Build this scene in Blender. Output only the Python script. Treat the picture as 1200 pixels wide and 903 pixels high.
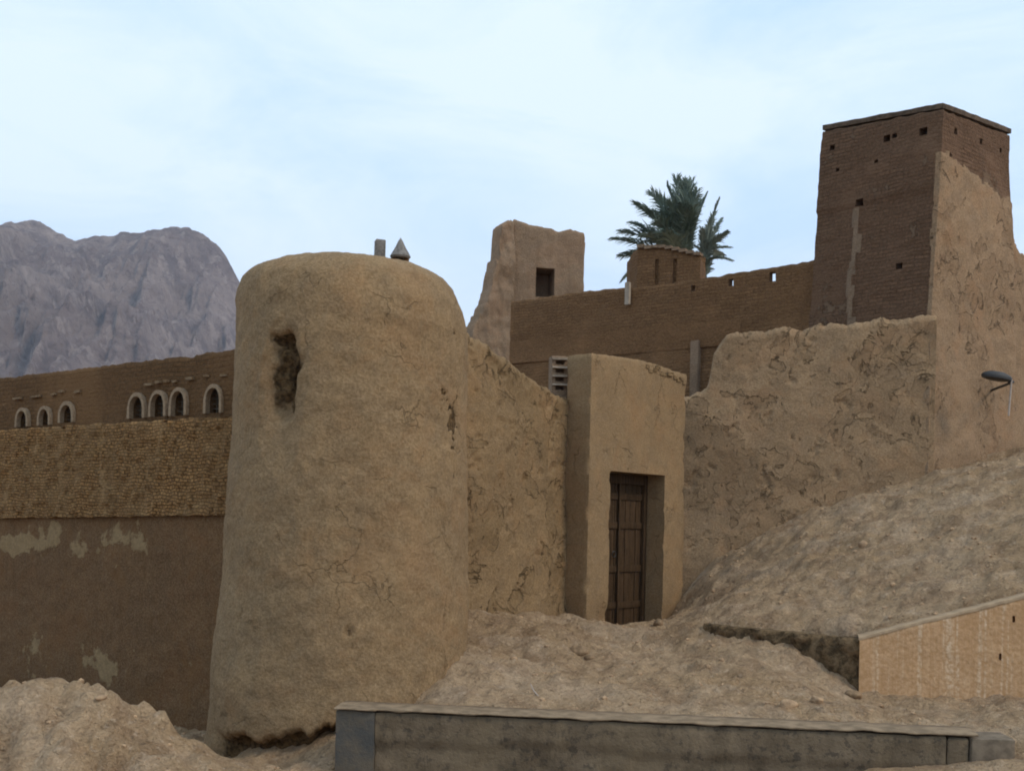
import bpy, bmesh, math, random
import numpy as np
from mathutils import Vector, Matrix, noise

for o in list(bpy.data.objects): bpy.data.objects.remove(o)
SC = bpy.context.scene
COL = SC.collection
R = math.radians

# ------------------------------------------------------------------ camera
F = 1300.0; PX, PY = 600.0, 612.0; ROLL = R(1.25); EYE = Vector((0, 0, 2.0))
cd = bpy.data.cameras.new('camera'); cam = bpy.data.objects.new('camera', cd); COL.objects.link(cam)
cd.sensor_width = 36; cd.lens = F / 1200 * 36; cd.shift_y = (PY - 451.5) / 1200
cd.clip_start = 0.1; cd.clip_end = 9000
cam.location = EYE
cam.rotation_euler = (Matrix.Rotation(ROLL, 3, 'Y').transposed() @ Matrix.Rotation(R(90), 3, 'X')).to_euler()
# the camera leans a little, so level lines fall to the right in the picture
SC.camera = cam

# ------------------------------------------------------------------ light
SUN_AZ = Vector((0.85, -0.5)).normalized(); SUN_EL = R(42)
W = bpy.data.worlds.new('World'); SC.world = W; W.use_nodes = True
nt = W.node_tree; nt.nodes.clear()
N = nt.nodes.new; LK = nt.links.new
out = N('ShaderNodeOutputWorld'); bg = N('ShaderNodeBackground'); bg.inputs['Strength'].default_value = 0.1
sky = N('ShaderNodeTexSky'); sky.sky_type = 'NISHITA'; sky.sun_disc = False
sky.sun_elevation = SUN_EL; sky.sun_rotation = math.atan2(SUN_AZ.x, SUN_AZ.y)
sky.air_density = 1.0; sky.dust_density = 1.5; sky.ozone_density = 1.5
tc = N('ShaderNodeTexCoord'); mp = N('ShaderNodeMapping'); mp.inputs['Scale'].default_value = (1, 1, 2.6)
n1 = N('ShaderNodeTexNoise'); n1.inputs['Scale'].default_value = 4.2; n1.inputs['Detail'].default_value = 7
n1.inputs['Roughness'].default_value = 0.58; n1.inputs['Distortion'].default_value = 0.5
mp.inputs['Location'].default_value = (3.1, 1.2, 0.35)
cr = N('ShaderNodeValToRGB'); cr.color_ramp.elements[0].position = 0.42; cr.color_ramp.elements[1].position = 0.66
cr.color_ramp.elements[0].color = (.62, .62, .62, 1); cr.color_ramp.elements[1].color = (1, 1, 1, 1)
cm = N('ShaderNodeMapRange'); cm.inputs[1].default_value = 0.40; cm.inputs[2].default_value = 0.74
cm.inputs[3].default_value = 0; cm.inputs[4].default_value = 1
cc = N('ShaderNodeMix'); cc.data_type = 'RGBA'
cc.inputs[6].default_value = (7.4, 9.9, 12.9, 1); cc.inputs[7].default_value = (10.2, 11.8, 13.1, 1)
mx = N('ShaderNodeMix'); mx.data_type = 'RGBA'; mx.inputs[0].default_value = 0.86
LK(tc.outputs['Generated'], mp.inputs[0]); LK(mp.outputs[0], n1.inputs['Vector'])
def cloud_bank(d, lo, hi, amt):           # a bank of cloud in one part of the sky
    v = N('ShaderNodeVectorMath'); v.operation = 'DOT_PRODUCT'; LK(tc.outputs['Generated'], v.inputs[0]); v.inputs[1].default_value = tuple(Vector(d).normalized())
    m = N('ShaderNodeMapRange'); m.interpolation_type = 'SMOOTHSTEP'; m.inputs[1].default_value = lo; m.inputs[2].default_value = hi; m.inputs[4].default_value = amt
    LK(v.outputs['Value'], m.inputs[0]); return m.outputs[0]
acc = n1.outputs[0]
for d, lo, hi, amt in (((-.28, 1, .42), .93, 1.0, .15), ((.06, 1, .36), .985, 1.0, .10), ((.12, 1, .32), .992, 1.0, .10), ((.42, 1, .40), .99, 1.0, .10), ((-.4, 1, .25), .97, 1.0, .08)):
    a_ = N('ShaderNodeMath'); a_.operation = 'ADD'; LK(acc, a_.inputs[0]); LK(cloud_bank(d, lo, hi, amt), a_.inputs[1]); acc = a_.outputs[0]
LK(acc, cm.inputs[0]); LK(cm.outputs[0], cc.inputs[0])
sp_ = N('ShaderNodeSeparateXYZ'); LK(tc.outputs['Generated'], sp_.inputs[0])
hm = N('ShaderNodeMapRange'); hm.interpolation_type = 'SMOOTHSTEP'; hm.inputs[1].default_value = .02; hm.inputs[2].default_value = .33; hm.inputs[3].default_value = .75; hm.inputs[4].default_value = 0
LK(sp_.outputs[2], hm.inputs[0])
ch = N('ShaderNodeMix'); ch.data_type = 'RGBA'; LK(hm.outputs[0], ch.inputs[0]); LK(cc.outputs[2], ch.inputs[6]); ch.inputs[7].default_value = (9.0, 10.4, 12.8, 1)
LK(sky.outputs[0], mx.inputs[6]); LK(ch.outputs[2], mx.inputs[7])
LK(mx.outputs[2], bg.inputs[0]); LK(bg.outputs[0], out.inputs[0])

sl = bpy.data.lights.new('sun', 'SUN'); so = bpy.data.objects.new('sun', sl); COL.objects.link(so)
sl.energy = 1.45; sl.angle = R(14); sl.color = (1.0, 0.88, 0.72)
sv = Vector((SUN_AZ.x * math.cos(SUN_EL), SUN_AZ.y * math.cos(SUN_EL), math.sin(SUN_EL)))
so.rotation_euler = sv.to_track_quat('Z', 'Y').to_euler(); so.location = (10, -10, 20)

SC.view_settings.view_transform = 'Standard'; SC.view_settings.look = 'None'
SC.view_settings.gamma = 1; SC.view_settings.use_curve_mapping = False
SC.view_settings.exposure = 0.0
SC.render.engine = 'CYCLES'
try: SC.cycles.filter_width = 1.9
except Exception: pass

# ------------------------------------------------------------------ helpers
cR, sR = math.cos(ROLL), math.sin(ROLL)
def ray(px, py):
    u, v = (px - PX) / F, (PY - py) / F
    return Vector((u * cR - v * sR, 1.0, u * sR + v * cR))
def at(px, py, Y):
    return EYE + ray(px, py) * Y
def atz(px, py):      # direction only
    return ray(px, py)
# check of the sign of the lean against the real camera matrix
M3 = cam.rotation_euler.to_matrix()
_d = M3 @ Vector(((900 - PX) / F, (PY - 300) / F, -1)); _d /= _d.y
if (_d - ray(900, 300)).length > 1e-4:
    sR = -sR
    if (_d - ray(900, 300)).length > 1e-4: print('RAY MISMATCH', _d, ray(900, 300))
_h = ray(1200, 612)
print('ray at right edge z (should be > 0):', _h.z)

def hit(px, py, A, B):                     # pixel -> (u, z) on the upright plane through A, B
    r = ray(px, py); d = (B - A); L = d.length; d = d / L
    n = Vector((d.y, -d.x)); r2 = Vector((r.x, r.y))
    t = n.dot(A) / n.dot(r2)
    p = r2 * t
    return (p - A).dot(d), EYE.z + r.z * t
def xy(px, Y, py=612):
    p = at(px, py, Y); return Vector((p.x, p.y))
def lerp_profile(pts):
    pts = sorted(pts); xs = [p[0] for p in pts]; ys = [p[1] for p in pts]
    return lambda u: float(np.interp(u, xs, ys))
def fbm(x, y, z, o=4, s=1.0):
    return noise.fractal(Vector((x * s, y * s, z * s)), 0.9, 2.1, o, noise_basis='PERLIN_ORIGINAL')
def tag(o, label=None, cat=None, group=None, kind=None):
    if label: o['label'] = label
    if cat: o['category'] = cat
    if group: o['group'] = group
    if kind: o['kind'] = kind
    return o
def thing(name, loc, label, cat, group=None):
    o = bpy.data.objects.new(name, None); o.empty_display_size = 0.2; COL.objects.link(o)
    o.location = loc; return tag(o, label, cat, group)
def worldloc(o):
    l = Vector((0, 0, 0))
    while o is not None: l = l + Vector(o.location); o = o.parent
    return l
def obj(name, V, Fc, mats, parent=None, uvs=None, mi=None, smooth=True, loc=None, weld=True):
    """V in world coordinates; the mesh is stored relative to its own origin (loc) / its parent"""
    base = worldloc(parent) if parent else Vector((0, 0, 0))
    lo = Vector(loc) if loc is not None else base
    me = bpy.data.meshes.new(name)
    me.from_pydata([tuple(Vector(v) - lo) for v in V], [], Fc)
    if not isinstance(mats, (list, tuple)): mats = [mats]
    for m in mats: me.materials.append(m)
    if uvs is not None:
        ul = me.uv_layers.new(name='UVMap'); vi = np.empty(len(me.loops), dtype=np.int32)
        me.loops.foreach_get('vertex_index', vi)
        ul.data.foreach_set('uv', np.asarray(uvs, dtype=np.float32)[vi].ravel())
    if mi is not None: me.polygons.foreach_set('material_index', mi)
    if weld:
        bm = bmesh.new(); bm.from_mesh(me)
        bmesh.ops.remove_doubles(bm, verts=bm.verts, dist=0.0004)
        bmesh.ops.dissolve_degenerate(bm, edges=bm.edges, dist=0.0003)
        bm.to_mesh(me); bm.free()
    me.polygons.foreach_set('use_smooth', [smooth] * len(me.polygons))
    if smooth and weld:
        try: me.set_sharp_from_angle(angle=R(50))
        except Exception: pass
    me.update()
    o = bpy.data.objects.new(name, me); COL.objects.link(o)
    o.location = lo - base if parent else lo
    if parent: o.parent = parent
    return o

def prism(cx, cy, z0, z1, hx, hy, rot=0, jit=0.0, seed=0, taper=0.0, nb=1):
    """box with chamfered, slightly uneven edges -> V, F"""
    bm = bmesh.new(); bmesh.ops.create_cube(bm, size=2)
    rnd = random.Random(seed)
    for v in bm.verts:
        k = 1 - taper * (v.co.z * .5 + .5)
        v.co.x *= hx * k; v.co.y *= hy * k; v.co.z = z0 + (z1 - z0) * (v.co.z * .5 + .5)
    b = min(hx, hy, (z1 - z0) / 2) * .18
    bmesh.ops.bevel(bm, geom=bm.edges, offset=b, segments=2, affect='EDGES', profile=0.6)
    for v in bm.verts:
        v.co += Vector((rnd.uniform(-1, 1), rnd.uniform(-1, 1), rnd.uniform(-1, 1))) * jit
    bmesh.ops.rotate(bm, verts=bm.verts, cent=(0, 0, 0), matrix=Matrix.Rotation(rot, 3, 'Z'))
    V = [v.co + Vector((cx, cy, 0)) for v in bm.verts]
    bm.verts.index_update(); Fc = [[v.index for v in f.verts] for f in bm.faces]
    bm.free(); return V, Fc
def join(parts):
    V, Fc = [], []
    for v, f in parts:
        b = len(V); V += list(v); Fc += [[i + b for i in q] for q in f]
    return V, Fc
def tube(pts, rad, seg=8, cap=True):
    V, Fc = [], []; n = len(pts); pts = [Vector(p) for p in pts]
    for i, p in enumerate(pts):
        d = (pts[min(i + 1, n - 1)] - pts[max(i - 1, 0)]).normalized()
        a = d.cross(Vector((0, 0, 1)));
        if a.length < .1: a = d.cross(Vector((1, 0, 0)))
        a.normalize(); b = d.cross(a)
        r = rad[i] if isinstance(rad, (list, tuple)) else rad
        for k in range(seg):
            t = 2 * math.pi * k / seg; V.append(p + (a * math.cos(t) + b * math.sin(t)) * r)
    for i in range(n - 1):
        for k in range(seg):
            k2 = (k + 1) % seg
            Fc.append([i * seg + k, i * seg + k2, (i + 1) * seg + k2, (i + 1) * seg + k])
    if cap: Fc.append(list(range(seg))[::-1]); Fc.append([(n - 1) * seg + k for k in range(seg)])
    return V, Fc

def path_grid(cols, zs, zbf, ztf, holes, dispf, th, closed=False, matf=None, ends=True, rnd=0.0):
    """cols: list of (u, x, y, nx, ny). holes: (u0,u1,z0,z1,depth) depth None = right through.
    Returns V, F, UV, MI for a wall with a displaced face, real thickness, and real openings."""
    nC, nZ = len(cols), len(zs)
    V, UV, Fc, MI = [], [], [], []
    def add(p, uv): V.append(p); UV.append(uv); return len(V) - 1
    Fi = [[0] * nZ for _ in range(nC)]; Bi = [[0] * nZ for _ in range(nC)]; Z = [[0] * nZ for _ in range(nC)]
    for i, (u, x, y, nx, ny) in enumerate(cols):
        zb, zt = zbf(u), ztf(u)
        for j, zr in enumerate(zs):
            z = min(max(zr, zb), zt)
            Z[i][j] = z
            d = dispf(u, z, x, y) if dispf else 0
            if rnd > 0:
                e = max(0, 1 - (zt - z) / rnd); d -= rnd * .55 * e * e
            Fi[i][j] = add(Vector((x + nx * d, y + ny * d, z)), (u, z))
            if th: Bi[i][j] = add(Vector((x - nx * th, y - ny * th, z)), (u + 3.3, z))
    def inhole(uc, zc):
        for h in holes:
            if h[0] < uc < h[1] and h[2] < zc < h[3]: return h
        return None
    last = nC if closed else nC - 1
    H = {}
    for i in range(last):
        i2 = (i + 1) % nC
        uc = (cols[i][0] + (cols[i2][0] if i2 else cols[i][0] + .01)) / 2
        for j in range(nZ - 1):
            if Z[i][j] >= Z[i][j + 1] - 1e-6 and Z[i2][j] >= Z[i2][j + 1] - 1e-6: continue
            zc = (zs[j] + zs[j + 1]) / 2
            h = inhole(uc, zc); H[(i, j)] = h
            m = matf(uc, zc) if matf else 0
            if h is None:
                Fc.append([Fi[i][j], Fi[i2][j], Fi[i2][j + 1], Fi[i][j + 1]]); MI.append(m)
            if th and (h is None or h[4] is not None):
                Fc.append([Bi[i][j + 1], Bi[i2][j + 1], Bi[i2][j], Bi[i][j]]); MI.append(m)
            if h is not None:
                dep = h[4] if h[4] is not None else th
                def inner(a, b):
                    u, x, y, nx, ny = cols[a]
                    return add(Vector((x - nx * dep, y - ny * dep, Z[a][b])), (u + dep, Z[a][b] + dep))
                q = [(i, j), (i2, j), (i2, j + 1), (i, j + 1)]
                inn = [inner(a, b) for a, b in q]
                if h[4] is not None: Fc.append(inn); MI.append(m)
                nb = [(i, j - 1), (i2, j), (i, j + 1), ((i - 1) % nC, j)]
                for k, (a, b) in enumerate(nb):
                    ua = (cols[a][0] + cols[min(a + 1, nC - 1)][0]) / 2
                    zb2 = (zs[b] + zs[b + 1]) / 2 if 0 <= b < nZ - 1 else 1e9
                    if inhole(ua, zb2) is not h:
                        p, q2 = q[k], q[(k + 1) % 4]
                        Fc.append([Fi[p[0]][p[1]], Fi[q2[0]][q2[1]], inn[(k + 1) % 4], inn[k]]); MI.append(m)
    if th:
        for i in range(last):
            i2 = (i + 1) % nC
            Fc.append([Fi[i][-1], Fi[i2][-1], Bi[i2][-1], Bi[i][-1]]); MI.append(0)
            Fc.append([Bi[i][0], Bi[i2][0], Fi[i2][0], Fi[i][0]]); MI.append(0)
        if not closed and ends:
            for c, s in ((0, 1), (nC - 1, -1)):
                for j in range(nZ - 1):
                    if Z[c][j] >= Z[c][j + 1] - 1e-6: continue
                    q = [Bi[c][j], Fi[c][j], Fi[c][j + 1], Bi[c][j + 1]]
                    Fc.append(q if s > 0 else q[::-1]); MI.append(0)
    return V, Fc, UV, MI
def steps(a, b, d, extra=()):
    n = max(1, int(round((b - a) / d))); s = [a + (b - a) * i / n for i in range(n + 1)]
    for e in extra:
        if a < e < b:
            k = min(range(1, len(s) - 1), key=lambda q: abs(s[q] - e)) if len(s) > 2 else None
            if k is not None and abs(s[k] - e) < d * .45 and s[k] not in extra: s[k] = e
            else: s.append(e)
    return sorted(set(s))
def slab(A, B, zb, zt, th, du=.05, dz=.05, holes=(), disp=None, rnd=0.05, matf=None):
    d = B - A; L = d.length; d = d / L; n = Vector((d.y, -d.x))
    us = steps(0, L, du, [e for h in holes for e in h[:2]])
    if not callable(zb): zb0 = zb; zb = lambda u: zb0
    if not callable(zt): zt0 = zt; zt = lambda u: zt0
    z0 = min(zb(u) for u in us); z1 = max(zt(u) for u in us)
    zs = steps(z0, z1, dz, [e for h in holes for e in h[2:4]])
    cols = [(u, A.x + d.x * u, A.y + d.y * u, n.x, n.y) for u in us]
    return path_grid(cols, zs, zb, zt, list(holes), disp, th, matf=matf, rnd=rnd)
def ring(P, z0, z1f, du, dz, holes=(), disp=None, batter=0.0, matf=None, rnd=0.03):
    """closed outline P (clockwise seen from above starting left-front), z1f(u)"""
    cols = []; u0 = 0; n = len(P); cen = sum(P, Vector((0, 0))) / n
    cor = []
    for k in range(n):
        A, B = P[k], P[(k + 1) % n]; d = B - A; L = d.length; d = d / L; nn = Vector((d.y, -d.x))
        us = steps(0, L, du, [e - u0 for h in holes for e in h[:2]])[:-1]
        for u in us:
            nx, ny = nn
            if u == 0:
                Pv = P[k - 1]; dp = (A - Pv).normalized(); nx, ny = nn + Vector((dp.y, -dp.x))
                nx *= .6; ny *= .6
            cols.append((u0 + u, A.x + d.x * u, A.y + d.y * u, nx, ny))
        cor.append(u0); u0 += L
    z1 = max(z1f(c[0]) for c in cols)
    zs = steps(z0, z1, dz, [e for h in holes for e in h[2:4]])
    def dd(u, z, x, y): return (disp(u, z, x, y) if disp else 0) + batter * (z1 - z)
    V, Fc, UV, MI = path_grid(cols, zs, lambda u: z0, z1f, list(holes), dd, 0, closed=True, matf=matf, rnd=rnd)
    nz = len(zs)
    # roof: fan over the top ring
    top = [i * nz + nz - 1 for i in range(len(cols))]
    zc = sum(V[i].z for i in top) / len(top); V.append(Vector((cen.x, cen.y, zc))); UV.append((0, 0)); c = len(V) - 1
    for i in range(len(top)): Fc.append([top[i], top[(i + 1) % len(top)], c]); MI.append(0)
    return V, Fc, UV, MI, cor

# ------------------------------------------------------------------ materials
class MT:
    def __init__(s, name):
        s.m = bpy.data.materials.new(name); s.m.use_nodes = True; s.t = s.m.node_tree
        s.b = s.t.nodes['Principled BSDF']; s.b.inputs['Roughness'].default_value = .95
        s.b.inputs['Specular IOR Level'].default_value = .15
        s.tc = s.t.nodes.new('ShaderNodeTexCoord'); s.h = None
    def n(s, k): return s.t.nodes.new(k)
    def l(s, a, b): s.t.links.new(a, b)
    def coord(s, scale=(1, 1, 1), src='Object', loc=(0, 0, 0)):
        m = s.n('ShaderNodeMapping'); m.inputs['Scale'].default_value = scale; m.inputs['Location'].default_value = loc
        s.l(s.tc.outputs[src], m.inputs[0]); return m.outputs[0]
    def noise(s, scale, detail=4, rough=.55, co=None, dist=0):
        n = s.n('ShaderNodeTexNoise'); n.inputs['Scale'].default_value = scale; n.inputs['Detail'].default_value = detail
        n.inputs['Roughness'].default_value = rough; n.inputs['Distortion'].default_value = dist
        s.l(co if co else s.tc.outputs['Object'], n.inputs['Vector']); return n.outputs[0]
    def rng(s, v, a, b, c=0, d=1, smooth=True):
        n = s.n('ShaderNodeMapRange'); n.interpolation_type = 'SMOOTHSTEP' if smooth else 'LINEAR'
        for i, q in enumerate((a, b, c, d)): n.inputs[i + 1].default_value = q
        s.l(v, n.inputs[0]); return n.outputs[0]
    def math(s, op, a, b=None):
        n = s.n('ShaderNodeMath'); n.operation = op
        for i, q in enumerate((a, b)):
            if q is None: continue
            if isinstance(q, (int, float)): n.inputs[i].default_value = q
            else: s.l(q, n.inputs[i])
        return n.outputs[0]
    def mix(s, f, a, b, mode='MIX'):
        n = s.n('ShaderNodeMix'); n.data_type = 'RGBA'; n.blend_type = mode
        for i, q in ((0, f), (6, a), (7, b)):
            if isinstance(q, (int, float)): n.inputs[i].default_value = q
            elif isinstance(q, (tuple, list)): n.inputs[i].default_value = tuple(q) + (1,)
            else: s.l(q, n.inputs[i])
        return n.outputs[2]
    def attr(s, name):
        n = s.n('ShaderNodeAttribute'); n.attribute_name = name; return n.outputs['Fac']
    def bump(s, h, dist, strength=1.0):
        n = s.n('ShaderNodeBump'); n.inputs['Distance'].default_value = dist; n.inputs['Strength'].default_value = strength
        s.l(h, n.inputs['Height'])
        if s.h: s.l(s.h, n.inputs['Normal'])
        s.h = n.outputs[0]; s.l(s.h, s.b.inputs['Normal'])
    def color(s, c): s.l(c, s.b.inputs['Base Color'])
def mul(c, k): return tuple(x * k for x in c)

def mud(name, col, peel=0.0, peelscale=1.6, peelcol=None, rough=1.0, streak=0.0, attr=False, fine=1.0, expo=None, exb=.06, crack=0.0):
    """mud-and-straw render; peel = share of surface where the top coat has come away"""
    s = MT(name)
    big = s.noise(.8, 5, .6); med = s.noise(5, 5, .6); fin = s.noise(38, 4, .65)
    c = s.mix(s.rng(big, .3, .7), mul(col, .86), mul(col, 1.12))
    c = s.mix(s.rng(med, .35, .7), c, mul((col[0] * .92, col[1] * .93, col[2] * .97), .9))
    c = s.mix(s.math('MULTIPLY', s.rng(s.noise(2.3, 5, .6), .5, .7), .4), c, (col[0] * 1.12, col[1] * .98, col[2] * .86))
    hand = s.noise(5, 4, .55, s.coord((1, 1, 1.3)), .3)
    c = s.mix(s.math('MULTIPLY', s.rng(s.noise(3.2, 5, .65, s.coord((1, 1, .22), loc=(2, 5, 1))), .52, .70), .22), c, mul(col, .6))
    c = s.mix(s.math('MULTIPLY', s.rng(s.noise(13, 5, .7), .5, .68), .30), c, mul(col, .58))
    c = s.mix(s.math('MULTIPLY', s.rng(s.noise(60, 2, .6, s.coord((1, 1, 2.5))), .60, .70), .35), c, (.55, .42, .24))
    c = s.mix(s.rng(fin, .25, .75), s.mix(.36 * fine, c, (.03, .02, .012)), s.mix(.10, c, (.6, .5, .38)))
    sp = s.n('ShaderNodeTexVoronoi'); sp.inputs['Scale'].default_value = 26; s.l(s.coord(), sp.inputs['Vector'])
    c = s.mix(s.math('MULTIPLY', s.rng(sp.outputs['Distance'], .16, .06), s.rng(s.noise(3, 2), .5, .62)), c, mul(col, .45))
    if streak:
        st = s.noise(6, 4, .6, s.coord((1, 1, .08)))
        c = s.mix(s.math('MULTIPLY', s.rng(st, .52, .7), streak), c, mul(col, .62))
    # patches of repair, redder and greyer than the rest
    c = s.mix(s.math('MULTIPLY', s.rng(s.noise(1.1, 6, .7, s.coord(loc=(7, 3, 2)), .6), .53, .60), .16), c, (col[0] * 1.05, col[1] * .86, col[2] * .78))
    c = s.mix(s.math('MULTIPLY', s.rng(s.noise(1.5, 6, .7, s.coord(loc=(1, 8, 5)), .6), .55, .62), .30), c, (col[0] * 1.08, col[1] * 1.12, col[2] * 1.22))
    if crack:
        wv = s.n('ShaderNodeTexNoise'); wv.inputs['Scale'].default_value = 3; wv.inputs['Detail'].default_value = 5; s.l(s.tc.outputs['Object'], wv.inputs['Vector'])
        sc_ = s.n('ShaderNodeVectorMath'); sc_.operation = 'SCALE'; sc_.inputs['Scale'].default_value = .7; s.l(wv.outputs['Color'], sc_.inputs[0])
        ad_ = s.n('ShaderNodeVectorMath'); s.l(s.tc.outputs['Object'], ad_.inputs[0]); s.l(sc_.outputs[0], ad_.inputs[1])
        vv = s.n('ShaderNodeTexVoronoi'); vv.feature = 'DISTANCE_TO_EDGE'; vv.inputs['Scale'].default_value = 1.5; s.l(ad_.outputs[0], vv.inputs['Vector'])
        ck = s.math('MULTIPLY', s.rng(vv.outputs['Distance'], .014, .003), s.rng(s.noise(1.7, 3, .6, s.coord(loc=(5, 5, 1))), .50, .60))
        c = s.mix(s.math('MULTIPLY', ck, crack), c, mul(col, .35)); s.bump(s.math('SUBTRACT', 1.0, ck), .012, .8)
    s.bump(hand, .03 * rough, .55); s.bump(fin, .012 * rough, .8); s.bump(s.noise(110, 2, .6), .004, .7)
    if peel > 0:
        zone = s.noise(.75, 2, .5, s.coord((1, 1, 1), loc=(4, 2, 7)))
        zz = s.math('MULTIPLY', s.math('SUBTRACT', zone, .5), .8)
        thr = s.math('ADD', s.noise(peelscale * .8, 6, .56, None, .9), zz)
        k = .62 - peel * .18
        body = s.rng(thr, k, k + .02)
        pc = peelcol or mul(col, .78)
        c = s.mix(s.math('MULTIPLY', body, .28), c, s.mix(s.rng(fin, .3, .7), mul(pc, .8), mul(pc, 1.1)))
        # torn rims, broken into short pieces, and pits where lumps have dropped out
        edge = s.math('MULTIPLY', s.rng(thr, k - .008, k + .006), s.rng(thr, k + .05, k + .008))
        brk = s.rng(s.noise(3.2, 4, .6, s.coord(loc=(9, 1, 3))), .46, .58)
        c = s.mix(s.math('MULTIPLY', s.math('MULTIPLY', edge, brk), .85), c, mul(col, .26))
        pit = s.rng(s.math('ADD', s.noise(6.0, 5, .62, s.coord((1.2, 1.2, .8))), s.math('MULTIPLY', zz, .35)), .69 - peel * .05, .73 - peel * .05)
        c = s.mix(s.math('MULTIPLY', pit, .55), c, mul(col, .38))
        s.bump(s.math('SUBTRACT', 1.0, body), .022, .8); s.bump(s.math('SUBTRACT', 1.0, pit), .03, .9)
    if attr:
        ex = s.attr('exposed')
        en = s.math('ADD', ex, s.math('MULTIPLY', s.math('SUBTRACT', s.noise(14 if exb > .03 else 9, 6, .7), .5), .55 if exb > .03 else 1.3))
        e2 = s.rng(en, .35, .55)
        c = s.mix(e2, c, s.mix(s.rng(s.noise(22, 3), .35, .65), mul(expo or col, .35 if exb > .03 else .8), expo or mul(col, .6)))
        s.bump(s.math('MULTIPLY', e2, s.noise(18, 4, .7)), exb, 1.0)
    s.color(c); return s.m

def brick(name, col, mortar, bw=.22, bh=.055, contrast=1.0, patch=0.0, patchcol=None):
    s = MT(name)
    uv = s.coord((1, 1, 1), 'UV')
    wob = s.noise(3, 3, .5, uv)
    ad = s.n('ShaderNodeVectorMath'); ad.operation = 'ADD'; sc = s.n('ShaderNodeVectorMath'); sc.operation = 'SCALE'
    sc.inputs['Scale'].default_value = .05
    nn = s.n('ShaderNodeTexNoise'); nn.inputs['Scale'].default_value = 3; s.l(uv, nn.inputs['Vector'])
    s.l(nn.outputs['Color'], sc.inputs[0]); s.l(uv, ad.inputs[0]); s.l(sc.outputs[0], ad.inputs[1])
    b = s.n('ShaderNodeTexBrick'); s.l(ad.outputs[0], b.inputs['Vector'])
    b.inputs['Scale'].default_value = 1; b.inputs['Brick Width'].default_value = bw; b.inputs['Row Height'].default_value = bh
    b.inputs['Mortar Size'].default_value = .011; b.inputs['Mortar Smooth'].default_value = .6; b.inputs['Bias'].default_value = 0
    b.inputs['Color1'].default_value = tuple(mul(col, 1.18)) + (1,); b.inputs['Color2'].default_value = tuple(mul(col, .8)) + (1,)
    b.inputs['Mortar'].default_value = tuple(mortar) + (1,)
    c = s.mix(s.rng(s.noise(1.3, 5, .6), .3, .7), b.outputs['Color'], mul(col, .95))
    c = s.mix(s.rng(s.noise(30, 4, .65), .3, .72), s.mix(.4, c, (.02, .014, .009)), c)
    c = s.mix(s.math('MULTIPLY', s.rng(s.noise(.7, 4, .6), .5, .7), .5), c, mul(col, 1.3))
    if patch:
        pm = s.rng(s.math('ADD', s.noise(1.5, 6, .65), s.math('MULTIPLY', s.noise(12, 3), .12)), .70 - patch * .2, .72 - patch * .2)
        c = s.mix(s.math('MULTIPLY', pm, .8), c, patchcol or mul(col, 1.5))
        s.bump(pm, .015, 1)
    s.bump(s.math('SUBTRACT', 1.0, b.outputs['Fac']), .006, .55); s.bump(s.noise(24, 5, .7), .03, 1)
    s.bump(s.noise(6, 3, .5), .04, .5)
    s.color(c); return s.m

def plain(name, col, rough=.9, var=.2, scale=20, bumpd=.003, spec=.15, stretch=(1, 1, 1)):
    s = MT(name); s.b.inputs['Roughness'].default_value = rough; s.b.inputs['Specular IOR Level'].default_value = spec
    n = s.noise(scale, 4, .6, s.coord(stretch)); c = s.mix(s.rng(n, .3, .7), mul(col, 1 - var), mul(col, 1 + var))
    s.bump(n, bumpd, .8); s.color(c); return s.m

MUD = (.265, .196, .122)
M_tower = mud('tower_mud_render', (.302, .19, .09), peel=0.0, attr=True, crack=.4, expo=(.19, .115, .052))
M_right = mud('peeling_mud_render', (.385, .242, .125), peel=.56, crack=.2, peelscale=3.6, peelcol=(.21, .13, .068))
M_left2 = mud('cracked_mud_render', (.295, .182, .082), peel=.58, crack=.25, peelscale=3.2, peelcol=(.17, .108, .05))
M_gate = mud('smooth_mud_render', (.285, .178, .084), crack=.35, rough=.6, fine=.5)
M_lower = mud('lower_mud_render', (.17, .082, .027), attr=True, exb=.01, expo=(.30, .20, .10), streak=.3)  # darker brown render for the lower part of the left wall
M_ruin = mud('ruin_mud_render', (.30, .195, .118), streak=.5, rough=1.3)
M_turret = mud('turret_mud_render', (.35, .22, .12), peel=.3, peelscale=3.4, peelcol=(.2, .12, .065))
M_brick = brick('brown_mud_brick', (.25, .132, .06), (.16, .085, .038), patch=.0)
M_brick2 = brick('turret_mud_brick', (.19, .108, .062), (.125, .068, .038), patch=.12, patchcol=(.20, .13, .08))
M_upper = brick('dark_parapet_brick', (.19, .10, .042), (.12, .066, .028), patch=.0)
M_pil = mud('pilaster_render', (.225, .145, .088))
M_dark = plain('interior_shade', (.02, .016, .013))

# ------------------------------------------------------------------ layout lines (metres)
TWC = Vector((at(404, 612, 11.2).x, 11.2))                     # round tower
GA = xy(690, 14.2, 580); GB = xy(802, 15.9, 590)                # gate block front
gd = (GB - GA).normalized(); gn = Vector((gd.y, -gd.x))
SA = GA - gn * .36                                             # where the cracked wall meets the gate block
L2A = SA - gd * 2.95                                           # inside the round tower
RA = xy(778, 16.75, 560); RB = xy(1105, 15.8, 121) + Vector((-.04, -.05))             # peeling wall
TC = xy(1105, 15.8, 121); TL = xy(965, 17.2, 148); TR = xy(1184, 17.1, 151)
print('tower corners', TC, TL, TR)   # square tower
BA = xy(598, 21.0, 400); BB = xy(968, 17.3, 320)             # long brick wall
LA0 = xy(0, 15.6, 520); LB = xy(272, 12.5, 520)
ld = (LB - LA0).normalized(); LA = LA0 - ld * 4.5; LBx = LB + ld * 1.4
KL = xy(395, 9.31, 840); KR = xy(1190, 8.68, 870)               # low concrete wall (top front edge)
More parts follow.
